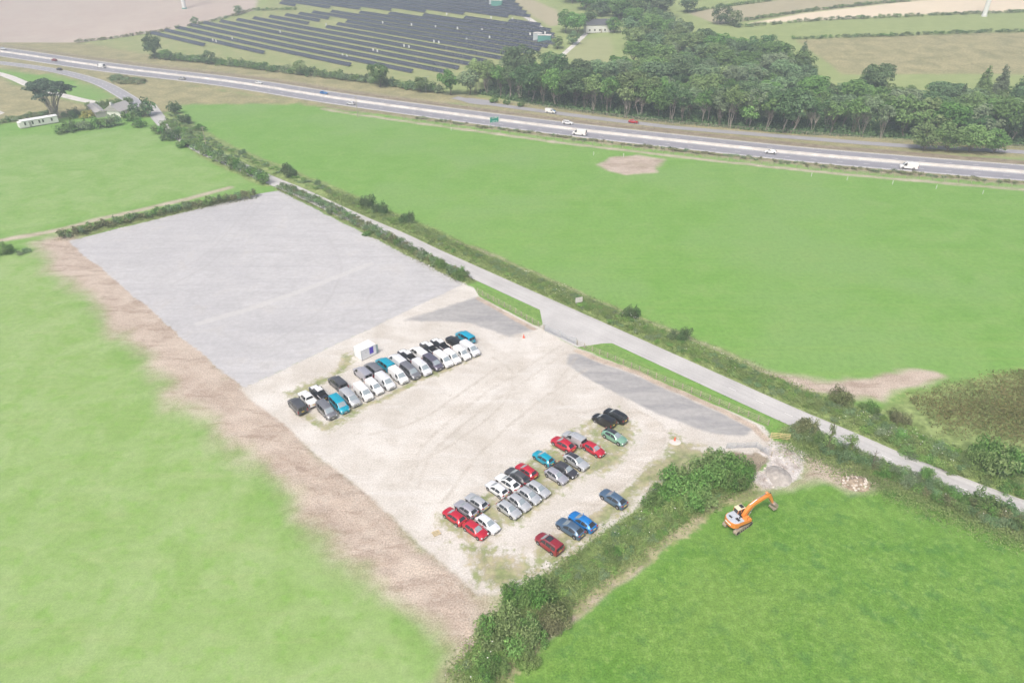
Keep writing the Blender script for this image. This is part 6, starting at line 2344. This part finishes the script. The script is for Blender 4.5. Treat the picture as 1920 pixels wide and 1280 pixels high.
k = 0
o_ = 0.0
PITCH_S = abs((P(483, 37).xy - P(303, 57).xy).dot(Vector(n_))) / 6.0
rows_ = []
while o_ < 400:
    for blk, grp in ((BLK1, SG1), (BLK2, SG2)):
        for t0, t1 in clip_line(blk, o_):
            if t1 - t0 < 12:
                continue
            segs = [(t0, t1)]
            if blk is BLK1 and 75 < o_ < 100:       # a gap in one of the rows
                tg = (P(590, 47).xy - Vector(org)).dot(Vector(u_))
                segs = [(t0, tg - 4), (tg + 16, t1)] if t0 + 15 < tg < t1 - 30 else segs
            for a_, b_ in segs:
                k += 1
                lab = 'long tilted row of dark solar panels in the %s block of the solar farm' % ('nearer' if blk is BLK1 else 'farther')
                ORD = ['first', 'second', 'third', 'fourth', 'fifth', 'sixth', 'seventh', 'eighth', 'ninth', 'tenth', 'eleventh', 'twelfth']
                ri = len({r_[2] for r_ in rows_ if r_[3] and r_[2] < o_})
                if blk is BLK1 and 0 < ri < 12:
                    lab = '%s row of dark solar panels counted from the roadside hedge' % ORD[ri]
                    if len(segs) > 1:
                        lab += ', %s piece' % ('shorter left' if (a_, b_) == segs[0] else 'longer right')
                if o_ == 0:
                    lab = 'short first row of solar panels nearest the roadside hedge at left'
                solar_row(a_, b_, o_, lab, grp, k)
                rows_.append((a_, b_, o_, blk is BLK1))
    o_ += PITCH_S * (1.0 if o_ < PITCH_S * 9 else .86)
# inverter boxes on the rows
ib = MB().box(-.5, .5, -.2, .2, .9, 2.4).mesh('inverter_box')
for px, py in [(273, 66), (400, 80), (406, 82), (436, 77), (526, 65), (643, 109), (651, 111), (612, 51), (700, 99), (708, 101), (758, 91), (767, 93), (814, 83), (823, 85), (875, 79), (918, 75), (718, 47), (772, 51), (817, 55), (858, 58), (904, 61), (994, 69), (1022, 67), (838, 31), (921, 38), (961, 41), (993, 44)]:
    p = P(px, py)
    tag(link('inverter_box', ib, PAINT['white'], None, (p.x, p.y, p.z), asol), 'small white inverter box standing among the solar rows', 'box', 'white boxes among the solar rows')

M['cab_green'] = simple_mat('cabinet_green', (0.10, 0.30, 0.27), 0.6)


def cabinet(px, py, L, W_, H_, mat, label):
    p = P(px, py)
    t = thing('substation_cabinet', label, 'cabinet', (p.x, p.y, p.z), R(-12))
    MB().box(-L / 2, L / 2, -W_ / 2, W_ / 2, .25, H_).build('housing', M[mat] if mat in M else PAINT[mat], t)
    MB().box(-L / 2 - .15, L / 2 + .15, -W_ / 2 - .15, W_ / 2 + .15, H_, H_ + .2, taper=.1).build('roof', M['concrete'], t)
    for k in range(2):
        d = MB().box(-L / 2 + .4 + k * L * .45, -L / 2 + .4 + k * L * .45 + L * .36, -W_ / 2 - .05, -W_ / 2 + .02, .35, H_ - .3).build('door', M['greypaint'] if mat != 'cab_green' else M['cab_green'], t)


cabinet(1008, 77, 5, 4, 4.6, 'greypaint', 'grey substation cabinet at the right corner of the solar farm')
cabinet(1021, 79, 8, 4, 4.0, 'cab_green', 'green substation cabinet beside the grey one')
cabinet(932, 12, 8, 4, 4.0, 'cab_green', 'green cabinet at the top edge of the solar farm')
cabinet(922, 10, 3.5, 3, 3.4, 'greypaint', 'grey cabinet beside the green one at the top of the solar farm')
# track up the side of the solar farm
strip('farm_track', smooth_line(PL([(1040, 76), (1005, 45), (965, 18), (925, -8)]), 5), 2.0, -2.0, .03, M['concrete'])
strip('farm_track', smooth_line(PL([(1046, 111), (1068, 92), (1088, 74), (1102, 60)]), 5), 1.6, -1.6, .03, M['concrete'])


def house(name, px, py, L, W_, H_, rh, rz, wall, roof, label, nwin=4, chim=True, hip=False, storey=1):
    p = P(px, py)
    t = thing(name, label, 'house', (p.x, p.y, p.z), rz)
    MB().box(-L / 2, L / 2, -W_ / 2, W_ / 2, 0, H_).build('wall', wall, t)
    m = MB()
    e = .35
    m.add([(-L / 2 - e, -W_ / 2 - e, H_ - .05), (L / 2 + e, -W_ / 2 - e, H_ - .05), (L / 2 + e, W_ / 2 + e, H_ - .05), (-L / 2 - e, W_ / 2 + e, H_ - .05), (-L / 2 - e + (2 if hip else 0), 0, H_ + rh), (L / 2 + e - (2 if hip else 0), 0, H_ + rh)],
          [(0, 1, 5, 4), (2, 3, 4, 5), (3, 0, 4), (1, 2, 5), (3, 2, 1, 0)])
    r = m.build('roof', roof, t)
    if chim:
        MB().box(-L / 2 + .3, -L / 2 + 1.3, -.4, .4, H_ + rh - .8, H_ + rh + 1.0).build('chimney', wall, r)
    wm = MB().box(-.5, .5, -.04, .06, 0, 1.1).mesh('window')
    fm = MB().box(-.6, .6, -.05, .02, -.12, -.01).mesh('sill')
    for i in range(nwin):
        x = -L / 2 + L * (i + .7) / (nwin + .4)
        for st_ in range(storey):
            w_ = link('window', wm, M['glass'], t, (x, -W_ / 2 - .03, 1.0 + st_ * 2.6))
            link('sill', fm, PAINT['white'], w_)
    MB().box(-.45, .45, -W_ / 2 - .07, -W_ / 2 + .02, .05, 2.1).build('door', M['timber'], t, None, (L * .06, 0, 0))
    return t


M['render_w'] = simple_mat('white_render', (0.74, 0.74, 0.72), .8, var=.06)
M['slate'] = simple_mat('dark_slate', (0.085, 0.09, 0.105), .7, var=.2)
M['roof_grey'] = simple_mat('grey_roofing', (0.36, 0.35, 0.345), .8, var=.15)
house('farmhouse', 1122, 60, 18, 7, 4.5, 3.2, R(8), M['render_w'], M['slate'], 'distant farmhouse with dark slate roof among the trees', 5)
# white chalet (long mobile home)
a_, b_ = P(37, 241), P(108, 229)
p = (a_ + b_) / 2
t = thing('mobile_home', 'long white flat-roofed mobile home at the edge of the field by the cypress', 'chalet', (p.x, p.y, 0), math.atan2(b_.y - a_.y, b_.x - a_.x))
MB().box(-6.4, 7.4, -1.9, 1.9, .4, 3.0).build('wall', M['render_w'], t)
MB().box(-7.4, -6.4, -1.7, 1.7, .4, 2.5).build('porch', M['render_w'], t)
MB().add([(-6.6, -2.05, 2.98), (7.6, -2.05, 2.98), (7.6, 2.05, 2.98), (-6.6, 2.05, 2.98), (-6.4, 0, 3.45), (7.4, 0, 3.45)], [(0, 1, 5, 4), (2, 3, 4, 5), (3, 0, 4), (1, 2, 5), (3, 2, 1, 0)]).build('roof', M['cabin'], t)
wm = MB().box(-.3, .3, -.04, .06, 0, 1.2).mesh('window')
for x in (-5.2, -2.4, .2, 1.6, 5.0):
    link('window', wm, M['glass'], t, (x, -1.93, 1.3))
MB().box(-.4, .4, -1.97, -1.88, .45, 2.5).build('door', M['roof_grey'], t, None, (-3.4, 0, 0))
MB().box(-7.2, 7.2, -1.6, 1.6, 0, .42).build('plinth', M['roof_grey'], t)
house('bungalow', 226, 215, 9, 8, 2.6, 2.6, R(75), M['render_w'], M['roof_grey'], 'small white bungalow with grey roof beside the slip road', 2)
p = P(183, 213)
t = thing('garden_shed', 'long low grey-roofed outbuilding in the garden by the slip road', 'shed', (p.x, p.y, 0), R(-52))
MB().box(-9, 9, -2, 2, 0, 2.3).build('wall', M['roof_grey'], t)
MB().add([(-9.2, -2.2, 2.28), (9.2, -2.2, 2.28), (9.2, 2.2, 2.28), (-9.2, 2.2, 2.28), (-9.2, 0, 3.1), (9.2, 0, 3.1)], [(0, 1, 5, 4), (2, 3, 4, 5), (3, 0, 4), (1, 2, 5), (3, 2, 1, 0)]).build('roof', M['roof_grey'], t)
mb = MB()
mb.add([(P(*q).x, P(*q).y, .05) for q in [(-30, 205), (-2, 207), (9, 212), (-4, 217), (-40, 220)]], [(4, 3, 2, 1, 0)])
o = mb.build('concrete_pad', M['concrete'])
o['kind'] = 'structure'


def turbine(px, py, h, r, label):
    p = P(px, py)
    t = thing('wind_turbine', label, 'wind turbine', (p.x, p.y, p.z), R(15))
    MB().tube((0, 0, 0), (0, 0, h), r, r * .55, 16).build('tower', PAINT['white'], t, 40)
    MB().tube((0, 0, -.1), (0, 0, .9), r * 1.25, r * 1.25, 16).build('base_ring', M['cab_green'] if px < 900 else PAINT['white'], t)
    nc = MB().box(-1.6, 4.0, -1.3, 1.3, h - .2, h + 2.4, taper=.25).build('nacelle', PAINT['white'], t)
    MB().ball((-2.2, 0, h + 1.1), (1.1, 1.0, 1.0), 10, 6).build('hub', PAINT['white'], nc, 60)
    for k in range(3):
        a = R(20) + k * 2 * math.pi / 3
        m = MB()
        prof_ = [(.6, .5), (3.5, 1.2), (10, .7), (17, .22)]
        vs = []
        for q, w in prof_:
            c = np.array([-2.4, q * math.sin(a), h + 1.1 + q * math.cos(a)])
            tv = np.array([.35, math.cos(a) * .93, -math.sin(a) * .93])
            tn = np.array([1, 0, 0]) * .12
            vs += [tuple(c - tv * w * .5), tuple(c + tn), tuple(c + tv * w * .5), tuple(c - tn)]
        fs = [(i * 4 + j, i * 4 + (j + 1) % 4, i * 4 + 4 + (j + 1) % 4, i * 4 + 4 + j) for i in range(3) for j in range(4)] + [(0, 1, 2, 3), (15, 14, 13, 12)]
        m.add(vs, fs)
        m.build('blade', PAINT['white'], t)


turbine(346, 17, 42, 1.6, 'white wind turbine tower in the ploughed field at top left')
turbine(1845, 31, 42, 1.5, 'white wind turbine tower on the far hedge line at top right')

# ------------------------------------------------------------------ haze: pale even air over the whole place
mb = MB().box(-1500, 1500, -300, 1700, -1.0, 104.0)
hz = mb.build('haze', None)
hz['kind'] = 'stuff'
hz['label'] = 'thin pale summer haze'
hm = bpy.data.materials.new('haze')
hm.use_nodes = True
hn = hm.node_tree
hn.nodes.clear()
pv = hn.nodes.new('ShaderNodeVolumePrincipled')
pv.inputs['Color'].default_value = (0.84, 0.95, 1.0, 1)
pv.inputs['Density'].default_value = 0.00078
pv.inputs['Anisotropy'].default_value = 0.2
ho = hn.nodes.new('ShaderNodeOutputMaterial')
hn.links.new(pv.outputs[0], ho.inputs['Volume'])
hz.data.materials.append(hm)
